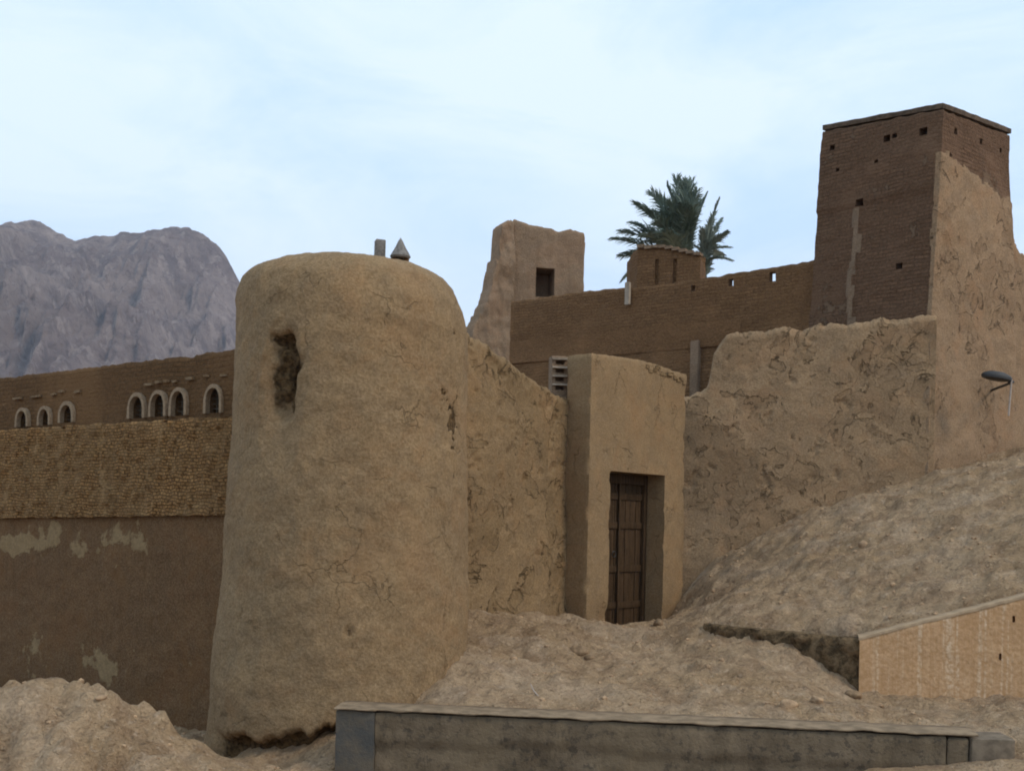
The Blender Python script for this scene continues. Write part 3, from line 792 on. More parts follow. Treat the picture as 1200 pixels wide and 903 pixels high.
# ------------------------------------------------------------------ square tower
tq = thing('square_tower', (TC.x, TC.y, 2.5), 'tall square tower with a dark brick left face and a plastered right face', 'tower')
LLf = (TC - TL).length; LRf = (TR - TC).length
zTL = hit(965, 147, TL, TC)[1]; zTC = hit(1105, 121, TL, TC)[1]; zTR = hit(1184, 151, TC, TR)[1]
print('tower tops', zTL, zTC, zTR)
P = [TL, TC, TR, TL + (TR - TC)]
def sqt(u):
    a, b = LLf, LLf + LRf
    if u <= a: z = zTL + (zTC - zTL) * u / a
    elif u <= b: z = zTC + (zTR - zTC) * (u - a) / LRf
    elif u <= b + LLf: z = zTR + (zTL - zTR) * 0 * (u - b) / LLf
    else: z = zTL + (zTR - zTL) * (1 - (u - b - LLf) / LRf)
    return z - .1 + .02 * noise.noise(Vector((u * 6, 3, 3)))
hl = []
for px, py, w in ((1041, 163, .055), (1050, 160, .04), (977, 174, .045), (1084, 155, .06), (1012, 238, .06), (1061, 312, .05), (985, 200, .03), (1030, 190, .03)):
    u, z = hit(px, py, TL, TC); hl.append((u - w, u + w, z - w * .9, z + w * .9, .22))
for px, py, w in ((1120, 154, .045), (1149, 166, .045), (1173, 176, .035), (1112, 182, .04)):
    u, z = hit(px, py, TC, TR); u += LLf; hl.append((u - w, u + w, z - w, z + w, .22))
def plas(u, z):
    if u > LLf - .03 and u < LLf + LRf + .02:
        zb = 7.42 - (u - LLf) * .16 + .10 * noise.fractal(Vector((u * 4, 1, 8)), .8, 2, 4)
        return z < zb
    if u <= LLf:      # torn edge of plaster round the corner
        e = LLf - u; w = .03 + .05 * noise.fractal(Vector((z * 2.2, 5, 5)), .8, 2, 4) + .02
        if z < 4.6 + .1 * noise.noise(Vector((u * 5, 0, 0))): w = .55
        if z > 7.35: return False
        return e < w
    return False
UPL = hit(1008, 300, TL, TC)[0]; ZPL = hit(1010, 240, TL, TC)[1]
def d_q(u, z, x, y):
    e = fbm(x, y, z, 4, .9) * .035 + fbm(x, y, z, 3, 7) * .010
    if plas(u, z): e += .028
    elif u <= LLf:
        zl_ = hit(1010, 240, TL, TC)[1]
        if z > zl_ + .03 * noise.noise(Vector((u * 5, 0, 0))): e += .03
        up = hit(1008, 300, TL, TC)[0]
        if abs(u - up - .05 * noise.noise(Vector((z * 1.5, 3, 2))) - .03 * noise.noise(Vector((z * 3, 0, 2)))) < .06 and z < zl_: e += .035
    if z > 7.95: e += 0
    return e
v, f, uv, mi, cor = ring(P, 1.2, sqt, .04, .04, hl, d_q, .004, lambda u, z: 1 if plas(u, z) else (2 if abs(u - UPL - .05 * noise.noise(Vector((z * 1.5, 3, 2))) - .03 * noise.noise(Vector((z * 3, 0, 2)))) < .055 and z < ZPL - .05 else 0), .02)
for q in v:                     # the tower has settled and widens downwards
    t_ = 7.9 - max(q.z, 4.9)
    q.x += float(np.interp(q.x, [TL.x, TC.x, TR.x], [-.055, -.038, .036])) * t_
obj('wall', v, f, [M_brick2, M_turret, M_pil], tq, uv, mi)
# coping course, runs round the top and stands a little proud
cen = sum(P, Vector((0, 0))) / 4
def ringcope(P, zf, proud, h):
    V, Fc = [], []
    Q = []
    n = len(P)
    for k in range(n):
        A, B = P[k], P[(k + 1) % n]
        for q in range(24): Q.append((A + (B - A) * q / 24, k, q / 24))
    for (p, k, q) in Q:
        d = (p - cen); d = d / max(abs(d.x), abs(d.y), .1)
        zc = zf(k, q)
        o_ = p + (p - cen).normalized() * proud * (1 + .25 * noise.noise(Vector((p.x * 6, p.y * 6, 1))))
        i_ = p - (p - cen).normalized() * .22
        w = .012 * noise.noise(Vector((p.x * 9, p.y * 9, 5)))
        for a, z in ((o_, zc - h), (o_, zc + w), (i_, zc + w), (i_, zc - h)): V.append(Vector((a.x, a.y, z)))
    m = len(Q)
    for a in range(m):
        b = (a + 1) % m
        for c_ in range(4): Fc.append([a * 4 + c_, b * 4 + c_, b * 4 + (c_ + 1) % 4, a * 4 + (c_ + 1) % 4])
    return V, Fc
cz = [zTL, zTC, zTR, zTR]
v, f = ringcope(P, lambda k, q: cz[k] + (cz[(k + 1) % 4] - cz[k]) * q, .015, .07)
M_cope = brick('coping_brick', (.105, .082, .063), (.06, .045, .035), .2, .06)
obj('coping', v, f, plain('weathered_coping', (.10, .068, .045), var=.35, scale=14, bumpd=.01), tq, smooth=False)

# wall running on to the right from the square tower
WR = TR + (TR - TC).normalized() * 5.5
W0 = TR - (TR - TC).normalized() * .03 - Vector(((TR - TC).normalized().y, -(TR - TC).normalized().x)) * .02
wtp = lerp_profile([hit(px, py, W0, WR) for px, py in ((1183, 270), (1188, 286), (1194, 296), (1204, 300), (1240, 318), (1300, 330))])
v, f, uv, mi = slab(W0, WR, 1.5, lambda u: wtp(u) + .06 * noise.fractal(Vector((u * 3, 4, 4)), .8, 2, 4), .5, .06, .06, (), lambda u, z, x, y: fbm(x, y, z, 4, .9) * .04 + .04, .1)
tag(obj('end_wall', v, f, M_turret, None, uv, mi, loc=(W0.x, W0.y, 2.6)), 'plastered wall with a worn top running right from the square tower', 'wall')

# ------------------------------------------------------------------ long brick wall
BL = (BB - BA).length
bt = lerp_profile([hit(px, py, BA, BB) for px, py in ((598, 353), (640, 348), (685, 341), (725, 337), (740, 337), (760, 335), (820, 327), (880, 317), (953, 305))])
hb = []
for px, py, w, h in ((905, 324, .055, .075), (857, 331, .045, .06), (813, 338, .04, .05)):
    u, z = hit(px, py, BA, BB); hb.append((u - w, u + w, z - h, z + h, None))
def d_b(u, z, x, y):
    e = fbm(x, y, z, 4, .8) * .04 + fbm(x, y, z, 3, 8) * .009
    return e
v, f, uv, mi = slab(BA, BB, .5, lambda u: bt(u) + .025 * noise.fractal(Vector((u * 5, 1, 1)), .7, 2, 3), .14, .05, .05, hb, d_b, .03)
tbw = thing('brick_wall', (BA.x, BA.y, .8), 'long dark brown brick wall with small loopholes behind the gate', 'wall')
obj('wall', v, f, M_brick, tbw, uv, mi)
bd = (BB - BA).normalized(); bn = Vector((bd.y, -bd.x))
def bbox_(px0, px1, py0, py1, d0, d1, seed=1, jit=.006):
    u0, z1 = hit(px0, py0, BA, BB); u1, z0 = hit(px1, py1, BA, BB)
    a = BA + bd * ((u0 + u1) / 2) - bn * ((d0 + d1) / 2)
    return prism(a.x, a.y, z0, z1, (u1 - u0) / 2, abs(d1 - d0) / 2, math.atan2(bd.y, bd.x), jit, seed)
v, f = bbox_(812, 820, 400, 470, -.09, .05); obj('pilaster', v, f, M_ruin, tbw)
v, f = bbox_(598, 868, 400, 403, -.022, .05, 2, .003); obj('brick_course', v, f, M_brick, tbw)
v, f = bbox_(735, 739.5, 332, 357, -.08, -.01, 2); obj('spout', v, f, bpy.data.materials['pale_clay'], tbw)

# small brick turret on the wall
t3 = thing('brick_turret', (3.0, 20.3, 5.5), 'low flat topped brick turret rising behind the long wall in front of the palm', 'turret')
A3 = xy(747, 19.75, 300); B3 = xy(821, 19.25, 300); d3 = (B3 - A3).normalized(); n3 = Vector((d3.y, -d3.x))
C3 = xy(738, 20.3, 300)
P3 = [A3, B3, B3 + (C3 - A3) + Vector((.35, .5)), C3 + Vector((0, .5)), C3]
L3 = (B3 - A3).length
h3 = []
for px in (770, 791):
    u, z = hit(px, 310, A3, B3); h3.append((u - .035, u + .035, z - .42, z + .10, .05))
zt3 = lerp_profile([hit(747, 291, A3, B3), hit(780, 291, A3, B3), hit(821, 300, A3, B3)])
def z3(u): return (zt3(u) if u < L3 else zt3(L3) + .0 if u < L3 + 1 else zt3(0)) + .02 * noise.noise(Vector((u * 7, 0, 0)))
v, f, uv, mi, cor = ring(P3, 5.0, z3, .045, .045, h3, lambda u, z, x, y: fbm(x, y, z, 3, 3) * .02, 0, None, .02)
obj('wall', v, f, M_brick, t3, uv, mi)
parts = []
for k in range(9):
    u = L3 * (k + .5) / 9; q = A3 + d3 * u - n3 * .06
    parts.append(prism(q.x, q.y, z3(u) - .005, z3(u) + .05, L3 / 18.5, .11, math.atan2(d3.y, d3.x), .006, k + 30))
v, f = join(parts); obj('coping', v, f, M_ruin, t3, smooth=False)

# ------------------------------------------------------------------ ruined turret with a window
YA = 24.0
UA = xy(600, YA, 300); UB = xy(684, YA + .25, 300); UL = (UB - UA).length
tr = thing('ruined_turret', (UA.x, UA.y, 5), 'broken mud turret with one dark square window and a crumbling left edge', 'turret')
P4 = [UA, UB, UB + Vector((.1, 1.4)), UA + Vector((-.1, 1.4))]
w0 = hit(628, 330, UA, UB)[0]; w1 = hit(650, 330, UA, UB)[0]; wz1 = hit(640, 314, UA, UB)[1]; wz0 = hit(640, 348, UA, UB)[1]
ut = lerp_profile([hit(px, py, UA, UB) for px, py in ((600, 257), (610, 259), (620, 263), (640, 266), (655, 271), (668, 269), (684, 272))])
def zu(u):
    b = ut(u) if u <= UL else ut(UL) if u < UL + 1.4 else ut(2 * UL + 1.4 - u) if u < 2 * UL + 1.4 else ut(0)
    return b + .05 * noise.fractal(Vector((u * 5, 2, 2)), .7, 2, 4)
v, f, uv, mi, cor = ring(P4, 2.0, zu, .05, .05, [(w0, w1, wz0, wz1, .7)], lambda u, z, x, y: fbm(x, y, z, 4, 1.5) * .025, 0, None, .05)
obj('wall', v, f, M_ruin, tr, uv, mi)
# crumbling remains of the side wall, left edge eaten away
A5 = xy(540, 23.3, 350); B5 = xy(602, 23.85, 350)
prf5 = [(262, 588), (285, 586), (300, 585), (318, 580), (335, 574), (350, 572), (362, 564), (378, 558), (392, 553), (420, 550), (470, 545)]
tp5 = [hit(x_, y_, A5, B5) for y_, x_ in prf5][::-1]
tf5 = lerp_profile([(0, tp5[0][1])] + tp5 + [hit(601, 257, A5, B5)])
UC5 = tp5[-2][0]
v, f, uv, mi = slab(A5, B5, 2.0, lambda u: tf5(u) + (.22 if u < UC5 else .05) * noise.fractal(Vector((u * 7, 2, 7)), .6, 2, 5), .45, .02, .05, (), lambda u, z, x, y: fbm(x, y, z, 6, 1.6) * .09 + .03 * noise.noise(Vector((u * 9, z * 3, 0))), .06)
obj('broken_wall', v, f, M_ruin, tr, uv, mi)

# ------------------------------------------------------------------ left wall
tl = thing('arcaded_wall', (LA.x, LA.y, -.4), 'long left wall with small arched windows above a rough ochre band', 'wall')
Lz = EYE.z
zt_l = hit(272, 408, LA, LBx)[1]; zb_l = hit(272, 488, LA, LBx)[1]; zm_l = hit(262, 603, LA, LBx)[1]
zt_0 = hit(0, 441, LA, LBx)[1]; zb_0 = hit(0, 504, LA, LBx)[1]; zm_0 = hit(0, 607, LA, LBx)[1]
print('left wall z', zt_l, zt_0, zb_l, zb_0, zm_l, zm_0)
ln = Vector((ld.y, -ld.x))
u0_ = hit(0, 500, LA, LBx)[0]; u1_ = hit(272, 500, LA, LBx)[0]
zb_f = lambda u: zb_0 + (zb_l - zb_0) * (u - u0_) / (u1_ - u0_)
zm_f = lambda u: zm_0 + (zm_l - zm_0) * (u - u0_) / (u1_ - u0_)
zt_f = lambda u: zt_0 + (zt_l - zt_0) * (u - u0_) / (u1_ - u0_) + .03 * noise.fractal(Vector((u * 2.5, 1, 1)), .7, 2, 4) + .015 * noise.noise(Vector((u * 14, 3, 3)))
Ls = (LBx - LA).length
# upper brick wall, set back a little, with real arched openings cut by the window parts' frames
arch = [(28, 478, 503, 14), (54, 476, 501, 14), (80, 471, 498, 17), (162, 461, 493, 19), (187, 458, 491, 19), (211, 455, 490, 19), (252, 451, 487, 20)]
UPo = ln * -.10
A6, B6 = LA + UPo, LBx + UPo
ah = []
for (px, y0, y1, w) in arch:
    u, z0 = hit(px, y1 - 3, A6, B6); _, z1 = hit(px, y0 + 3, A6, B6)
    uw = hit(px + w * .41, y1, A6, B6)[0] - u
    ah.append((u, uw, z0, z1))
holes = [(u - w, u + w, z0, z1, .3) for (u, w, z0, z1) in ah]
v, f, uv, mi = slab(A6, B6, 2.6, zt_f, .45, .05, .04, holes, lambda u, z, x, y: fbm(x, y, z, 4, 1) * .02, .03)
obj('parapet', v, f, M_upper, tl, uv, mi)
M_frame = plain('pale_plaster_trim', (.30, .21, .13), var=.2, scale=30, bumpd=.004)
M_lattice = plain('dark_lattice', (.10, .08, .055), var=.3)
def LP(u, z, d): q = A6 + (B6 - A6).normalized() * u + ln * d; return Vector((q.x, q.y, z))
def arch_out(u, w, z0, z1, k):          # outline of a pointed round arch
    pts = [(u - w * k, z0)]; zs_ = z1 - w * 1.25 * k
    zs_ = max(zs_, z0 + .05)
    for i in range(0, 13):
        a = math.pi * (1 - i / 12)
        pts.append((u + math.cos(a) * w * k, zs_ + math.sin(a) ** .85 * (z1 + (k - 1) * w - zs_)))
    pts.append((u + w * k, z0)); return pts
for (u, w, z0, z1) in ah:
    inn = arch_out(u, w, z0 - .0, z1, .95); ou = arch_out(u, w, z0 - .0, z1, 1.30); fi = inn
    V, Fc = [], []
    for (a, b) in ((inn, ou),):
        n_ = len(a)
        for d in (.045, -.02):
            for q in a: V.append(LP(q[0], q[1], d))
            for q in b: V.append(LP(q[0], q[1] , d))
        for i in range(n_ - 1):
            Fc.append([i, i + 1, n_ + i + 1, n_ + i]); Fc.append([n_ + i, n_ + i + 1, 3 * n_ + i + 1, 3 * n_ + i])
            Fc.append([2 * n_ + i, 2 * n_ + i + 1, i + 1, i]); 
    # spandrel that closes the square corners of the opening behind the trim
    win = obj('window', V, Fc, M_frame, tl)
    sp = arch_out(u, w, z0, z1, .95); V, Fc = [], []
    for q in sp: V.append(LP(q[0], q[1], -.03)); V.append(LP(u + (w + .03) * (1 if q[0] > u else -1), min(z1 + .03, max(q[1], z0)) if abs(q[0] - u) > w * .9 else z1 + .03, -.03))
    for i in range(len(sp) - 1): Fc.append([2 * i, 2 * i + 2, 2 * i + 3, 2 * i + 1])
    obj('spandrel', V, Fc, M_upper, win)
    parts = []
    for k in (-.45, 0, .45):
        parts.append(tube([LP(u + w * k, z0, -.07), LP(u + w * k, z1 - .02, -.07)], .007, 5))
    for k in (.2, .4, .6, .8):
        parts.append(tube([LP(u - w, z0 + (z1 - z0) * k, -.07), LP(u + w, z0 + (z1 - z0) * k, -.07)], .007, 5))
    v, f = join(parts); obj('lattice', v, f, M_lattice, win)
    v, f = prism(*LP(u, 0, -.28)[:2], z0 - .01, z1 + .02, w + .03, .01, math.atan2(ld.y, ld.x), 0, 1)
    obj('dark_backing', v, f, M_dark, win)  # near-black sheet, the unlit depth of the opening put into its colour
# pale stones above the arches
rnd = random.Random(7)
for (x0, x1, y_) in ((16, 27, 467), (36, 50, 465), (61, 67, 462), (70, 77, 459), (88, 97, 459), (170, 181, 451), (183, 190, 448), (193, 199, 447), (203, 208, 447), (219, 228, 444), (240, 246, 441), (259, 269, 440)):
    a, z = hit(x0, y_, A6, B6); b, _ = hit(x1, y_, A6, B6); q = LP((a + b) / 2, 0, .012)
    v, f = prism(q.x, q.y, z - .012, z + .012, (b - a) / 2 * .8, .018, math.atan2(ld.y, ld.x), .007, x0)
    obj('stone', v, f, plain('pale_stone', (.24, .16, .09)) if 'pale_stone' not in bpy.data.materials else bpy.data.materials['pale_stone'], tl)
# rough ochre band
s = MT('rough_straw_band')
uvc = s.coord((1, 1, 1), 'UV')
nn = s.n('ShaderNodeTexNoise'); nn.inputs['Scale'].default_value = 5; nn.inputs['Detail'].default_value = 4; s.l(uvc, nn.inputs['Vector'])
sc = s.n('ShaderNodeVectorMath'); sc.operation = 'SCALE'; sc.inputs['Scale'].default_value = .10; s.l(nn.outputs['Color'], sc.inputs[0])
ad = s.n('ShaderNodeVectorMath'); ad.operation = 'ADD'; s.l(uvc, ad.inputs[0]); s.l(sc.outputs[0], ad.inputs[1])
b = s.n('ShaderNodeTexBrick'); s.l(ad.outputs[0], b.inputs['Vector']); b.inputs['Scale'].default_value = 1
b.inputs['Brick Width'].default_value = .06; b.inputs['Row Height'].default_value = .040; b.inputs['Mortar Size'].default_value = .008; b.inputs['Mortar Smooth'].default_value = .5
b.inputs['Color1'].default_value = (.42, .225, .085, 1); b.inputs['Color2'].default_value = (.29, .155, .06, 1); b.inputs['Mortar'].default_value = (.15, .08, .032, 1)
c = s.mix(s.rng(s.noise(2.2, 5, .65), .35, .68), b.outputs['Color'], s.mix(.5, b.outputs['Color'], (.24, .15, .07)))
c = s.mix(s.math('MULTIPLY', s.rng(s.noise(26, 4, .7), .45, .65), .45), c, (.12, .065, .028))
st = s.noise(5, 5, .7, s.coord((1, .15, 1), 'UV')); c = s.mix(s.math('MULTIPLY', s.rng(st, .5, .7), .4), c, (.48, .30, .14))
s.bump(s.math('SUBTRACT', 1.0, b.outputs['Fac']), .02, .9); s.bump(s.noise(30, 4, .7), .02, .9); s.color(c); M_band = s.m
def d_band(u, z, x, y):
    c1 = noise.cell(Vector((u * 17 + 2 * noise.noise(Vector((u * 3, z * 3, 0))), z * 9, 0)))
    return .03 + c1 * .025 + fbm(x, y, z, 3, 6) * .012
A7, B7 = LA + ln * .0, LBx
v, f, uv, mi = slab(A7, B7, lambda u: zm_f(u) + .015 * noise.fractal(Vector((u * 4, 0, 0)), .7, 2, 4), lambda u: zb_f(u) + .03 * noise.fractal(Vector((u * 5, 0, 0)), .7, 2, 4), .5, .035, .03, (), d_band, .03)
obj('rough_band', v, f, M_band, tl, uv, mi)
v, f, uv, mi = slab(LA - ln * .03, LBx - ln * .03, -1.0, lambda u: zm_f(u) + .05, .44, .035, .035, (), lambda u, z, x, y: fbm(x, y, z, 4, .9) * .03 + fbm(x, y, z, 3, 6) * .01, .02)
LOWN = obj('lower_wall', v, f, M_lower, tl, uv, mi).name
# remains of paler render: a mask on the wall's own surface
pc_ = []
for (px, py, w, h) in ((65, 628, 22, 18), (125, 630, 24, 22), (148, 632, 14, 10), (35, 768, 12, 20), (120, 782, 30, 22), (8, 640, 22, 12), (219, 773, 6, 12), (40, 640, 20, 10), (168, 640, 9, 8), (20, 632, 20, 12)):
    u, z = hit(px, py, LA, LBx); u2 = hit(px + w, py, LA, LBx)[0]; pc_.append((u, z, u2 - u, h * .0108))
lw = bpy.data.objects[LOWN]; me = lw.data; at2 = me.attributes.new('exposed', 'FLOAT', 'POINT'); bl = worldloc(tl)
vals = []
for q in me.vertices:
    p = q.co + bl; u = (Vector((p.x, p.y)) - LA).dot(ld)
    e = sum(math.exp(-((u - a) / w) ** 2 - ((p.z - b) / h) ** 2) for a, b, w, h in pc_)
    n_ = noise.fractal(Vector((u * 3, p.z * 3, 4)), .7, 2.2, 6)
    vals.append(max(0, min(1, (e * .52 + n_ * .75 * (e > .06)) )))
at2.data.foreach_set('value', vals)

# ------------------------------------------------------------------ low concrete wall in front
s = MT('stained_concrete')
st = s.noise(3.2, 7, .7, s.coord((1, 1, .8))); c = s.mix(s.rng(st, .35, .65), (.125, .092, .058), (.19, .142, .092))
c = s.mix(s.math('MULTIPLY', s.rng(s.noise(14, 5, .7), .52, .62), .6), c, (.05, .042, .034))
c = s.mix(s.math('MULTIPLY', s.rng(s.noise(1.3, 4, .6), .5, .66), .6), c, (.20, .148, .09))
c = s.mix(s.math('MULTIPLY', s.rng(s.noise(7, 6, .7, s.coord((1, 1, .3))), .5, .66), .4), c, (.26, .19, .115)); s.bump(s.noise(40, 4, .7), .01, .9); s.bump(s.noise(4, 6, .65), .03, .8); s.color(c); M_conc = s.m
s = MT('blue_stained_concrete')
c = s.mix(s.rng(s.noise(5, 5, .65), .35, .65), (.085, .082, .075), (.14, .115, .085))
s.bump(s.noise(40, 4, .7), .01, .9); s.color(c); M_conc2 = s.m
M_dust = plain('dusty_worn_edge', (.24, .17, .105), var=.25, scale=9, bumpd=.012)
kn = Vector((kd.y, -kd.x)); KLen = (KR - KL).length
zk = at(395, 828, 9.31).z; zk2 = at(1190, 862, 8.68).z
print('low wall z', zk, zk2)
tk = thing('concrete_wall', (KL.x, KL.y, -.1), 'low weathered concrete retaining wall across the foreground', 'wall')
ktop = lambda u: zk + (zk2 - zk) * u / KLen + .008 * noise.noise(Vector((u * 5, 0, 0)))
uE = hit(440, 860, KL, KR)[0]; uR = hit(1108, 870, KL, KR)[0]
v, f, uv, mi = slab(KL + kd * uE, KL + kd * uR, -.6, lambda u: ktop(u + uE) - .028, .30, .04, .04, (),
                    lambda u, z, x, y: fbm(x, y, z, 4, 3) * .012 + (.02 if z > .14 + .02 * math.sin(u) else 0) - .05 * max(0, noise.noise(Vector((u * 4, z * 7, 3)))) * smooth_step(.3, -.1, z), .025)
obj('wall', v, f, M_conc, tk, uv, mi)
v, f, uv, mi = slab(KL + kn * .035, KL + kd * (uE - .004) + kn * .035, -.6, lambda u: ktop(u) - .024, .36, .04, .04, (), lambda u, z, x, y: fbm(x, y, z, 3, 4) * .008, .02)
obj('end_pier', v, f, M_conc2, tk, uv, mi)
# worn dusty top, its front edge broken and uneven
V, Fc = [], []
n_ = 260
for k in range(n_ + 1):
    u = -.01 + (uR + .25) * k / n_; q = KL + kd * u
    fr = .04 + .012 * noise.fractal(Vector((u * 5, 3, 1)), .7, 2, 5); dn = .016 + .012 * max(0, noise.fractal(Vector((u * 2.5, 6, 1)), .7, 2, 4))
    if u < uE: fr += .035
    zt = ktop(u) + .004 + .005 * noise.noise(Vector((u * 5, 0, 4)))
    for d, z in ((fr - .012, zt - dn), (fr, zt - .008), (fr - .02, zt), (-.15, zt + .008), (-.34, zt - .004), (-.34, zt - .10)):
        w = q + kn * d; V.append(Vector((w.x, w.y, z)))
for k in range(n_):
    for j in range(5): Fc.append([k * 6 + j, (k + 1) * 6 + j, (k + 1) * 6 + j + 1, k * 6 + j + 1])
obj('worn_top', V, Fc, M_dust, tk, weld=False)
# two loose blocks ending the wall
def kblock(px0, px1, py0, py1, mat, lab, seed, d0=-.02, d1=.3):
    u0, z1 = hit(px0, py0, KL, KR); u1, z0 = hit(px1, py1, KL, KR); q = KL + kd * ((u0 + u1) / 2) - kn * ((d0 + d1) / 2)
    bmv, fc = prism(q.x, q.y, z0 - .25, z1, (u1 - u0) / 2, abs(d1 - d0) / 2, math.atan2(kd.y, kd.x), .006, seed)
    tag(obj('concrete_block', bmv, fc, mat, loc=(q.x, q.y, z0)), lab, 'block')
M_block2 = plain('brown_concrete', (.17, .13, .09), var=.25, scale=12, bumpd=.01)
kblock(1110, 1134, 864, 893, M_conc, 'dark stained concrete block next to the end of the low wall', 3)
kblock(1136, 1188, 863, 896, M_block2, 'brown concrete block forming the right end of the low wall', 5, -.05, .28)

# ------------------------------------------------------------------ ochre retaining wall and its stone return
s = MT('ochre_render')
sx = s.coord((9, .12, 1), 'UV'); st = s.noise(3.2, 6, .7, s.coord((3.2, .05, 1), 'UV')); st2 = s.noise(6, 3, .5, sx)
c = s.mix(s.rng(s.noise(1.5, 4), .3, .7), (.56, .33, .17), (.62, .39, .215))
c = s.mix(s.math('MULTIPLY', s.rng(st, .51, .58), .75), c, (.74, .56, .38))
c = s.mix(s.math('MULTIPLY', s.rng(st2, .52, .64), .32), c, (.40, .21, .09))
c = s.mix(s.rng(s.noise(30, 4), .3, .7), mul((.52, .30, .14), .9), c)
s.bump(s.noise(6, 5, .6), .02, .8); s.bump(s.noise(30, 3), .006, .8); s.color(c); M_och = s.m
te = thing('ochre_wall', (CK.x, CK.y, .3), 'ochre rendered retaining wall with pale vertical streaks holding back the dirt slope', 'wall')
eT = lerp_profile([hit(px, py, CK, EK) for px, py in ((1007, 746), (1080, 727), (1150, 710), (1200, 697), (1290, 674))])
EL = (EK - CK).length
eh = []
for px, py in ((1188, 725), (1172, 769)):
    u, z = hit(px, py, CK, EK); eh.append((u - .012, u + .014, z - .032, z + .032, .08))
v, f, uv, mi = slab(CK, EK, -.1, lambda u: eT(u) - .03, .26, .05, .05, eh, lambda u, z, x, y: fbm(x, y, z, 3, 2) * .010, .01)
obj('wall', v, f, M_och, te, uv, mi)
V, Fc = [], []; ed = (EK - CK).normalized(); en = Vector((ed.y, -ed.x)); n_ = 120
for k in range(n_ + 1):
    u = -.012 + (EL + .01) * k / n_; q = CK + ed * u; zt = eT(max(0, u)) + .006 * noise.noise(Vector((u * 9, 0, 2)))
    for d, z in ((.004, zt - .034), (.008, zt - .004), (0, zt), (-.30, zt + .004), (-.30, zt - .08)):
        w = q + en * d; V.append(Vector((w.x, w.y, z)))
for k in range(n_):
    for j in range(4): Fc.append([k * 5 + j, (k + 1) * 5 + j, (k + 1) * 5 + j + 1, k * 5 + j + 1])
obj('coping', V, Fc, plain('pale_edge', (.40, .28, .17), var=.15, scale=14, bumpd=.004), te, weld=False)
# stone return
s = MT('dark_rubble_stone')
c = s.mix(s.rng(s.noise(9, 6, .7), .38, .62), (.075, .048, .024), (.24, .155, .08))
s.bump(s.noise(9, 6, .7), .08, 1); s.color(c)
SL = (CK - SK).length; sdv = (CK - SK).normalized()
zSK = at(822, 728, 12.35).z; zCK = hit(1007, 747, CK, EK)[1]
v, f, uv, mi = slab(SK, CK + sdv * -.012, -.1, lambda u: zSK + (zCK - zSK) * u / SL - .02 - .03 * abs(noise.noise(Vector((u * 8, 1, 1)))), .24, .03, .03, (),
                    lambda u, z, x, y: .02 * noise.cell(Vector((u * 9, z * 11, 1))) - .03 + fbm(x, y, z, 4, 6) * .04, .05)
tag(obj('stone_wall', v, f, s.m, None, uv, mi, loc=(CK.x, CK.y, .4)), 'short dark rough wall tapering into the dirt left of the ochre wall', 'wall')

# ------------------------------------------------------------------ wall lamp
q = at(1168, 441, 15.6)
tlm = thing('wall_lamp', (q.x, q.y, q.z), 'flat dark lamp above a thin pale rod on the plastered wall at the right', 'lamp')
V, Fc = [], []; sg = 20
for k, (rr, zz) in enumerate(((.02, .07), (.12, .06), (.19, .03), (.215, 0), (.205, -.035), (.15, -.05), (.0, -.05))):
    for a in range(sg):
        t_ = 2 * math.pi * a / sg; V.append(Vector((q.x + math.cos(t_) * rr, q.y + math.sin(t_) * rr * .6, q.z + zz - math.cos(t_) * .03 * rr / .2)))
for k in range(6):
    for a in range(sg): Fc.append([k * sg + a, k * sg + (a + 1) % sg, (k + 1) * sg + (a + 1) % sg, (k + 1) * sg + a])
Fc.append(list(range(sg)))
obj('lamp_head', V, Fc, M_iron, tlm)
M_pale = plain('pale_paint', (.42, .34, .28), .6, .1)
p1 = at(1187, 447, 15.6); p2 = at(1182, 487, 15.6); wl = Vector((9.2, 18.3, p1.z))
pb = Vector((p2.x, p2.y, gz(p2.x, p2.y) - .1))
v, f = tube([p1 + Vector((-.02, 0, .03)), p2], .014, 8); obj('rod', v, f, M_pale, tlm)
dW = (TR - TC).normalized(); nW = Vector((dW.y, -dW.x))
# arm runs from the head straight back to the wall face
tt_ = (Vector((p1.x, p1.y)) - TC).dot(nW); foot_ = Vector((p1.x, p1.y)) + Vector((.2, 1)) * (tt_ / -(Vector((.2, 1)).dot(nW)))
v, f = tube([p1 + Vector((-.06, 0, .0)), p1 + Vector((.02, .04, .0)), Vector((foot_.x, foot_.y, p1.z + .02)) - Vector((nW.x, nW.y, 0)) * .06], .02, 8)
obj('arm', v, f, M_iron, tlm)
v, f = prism(foot_.x + nW.x * .02, foot_.y + nW.y * .02, p1.z - .06, p1.z + .09, .06, .03, math.atan2(dW.y, dW.x), .002, 2); obj('bracket_plate', v, f, M_iron, tlm)

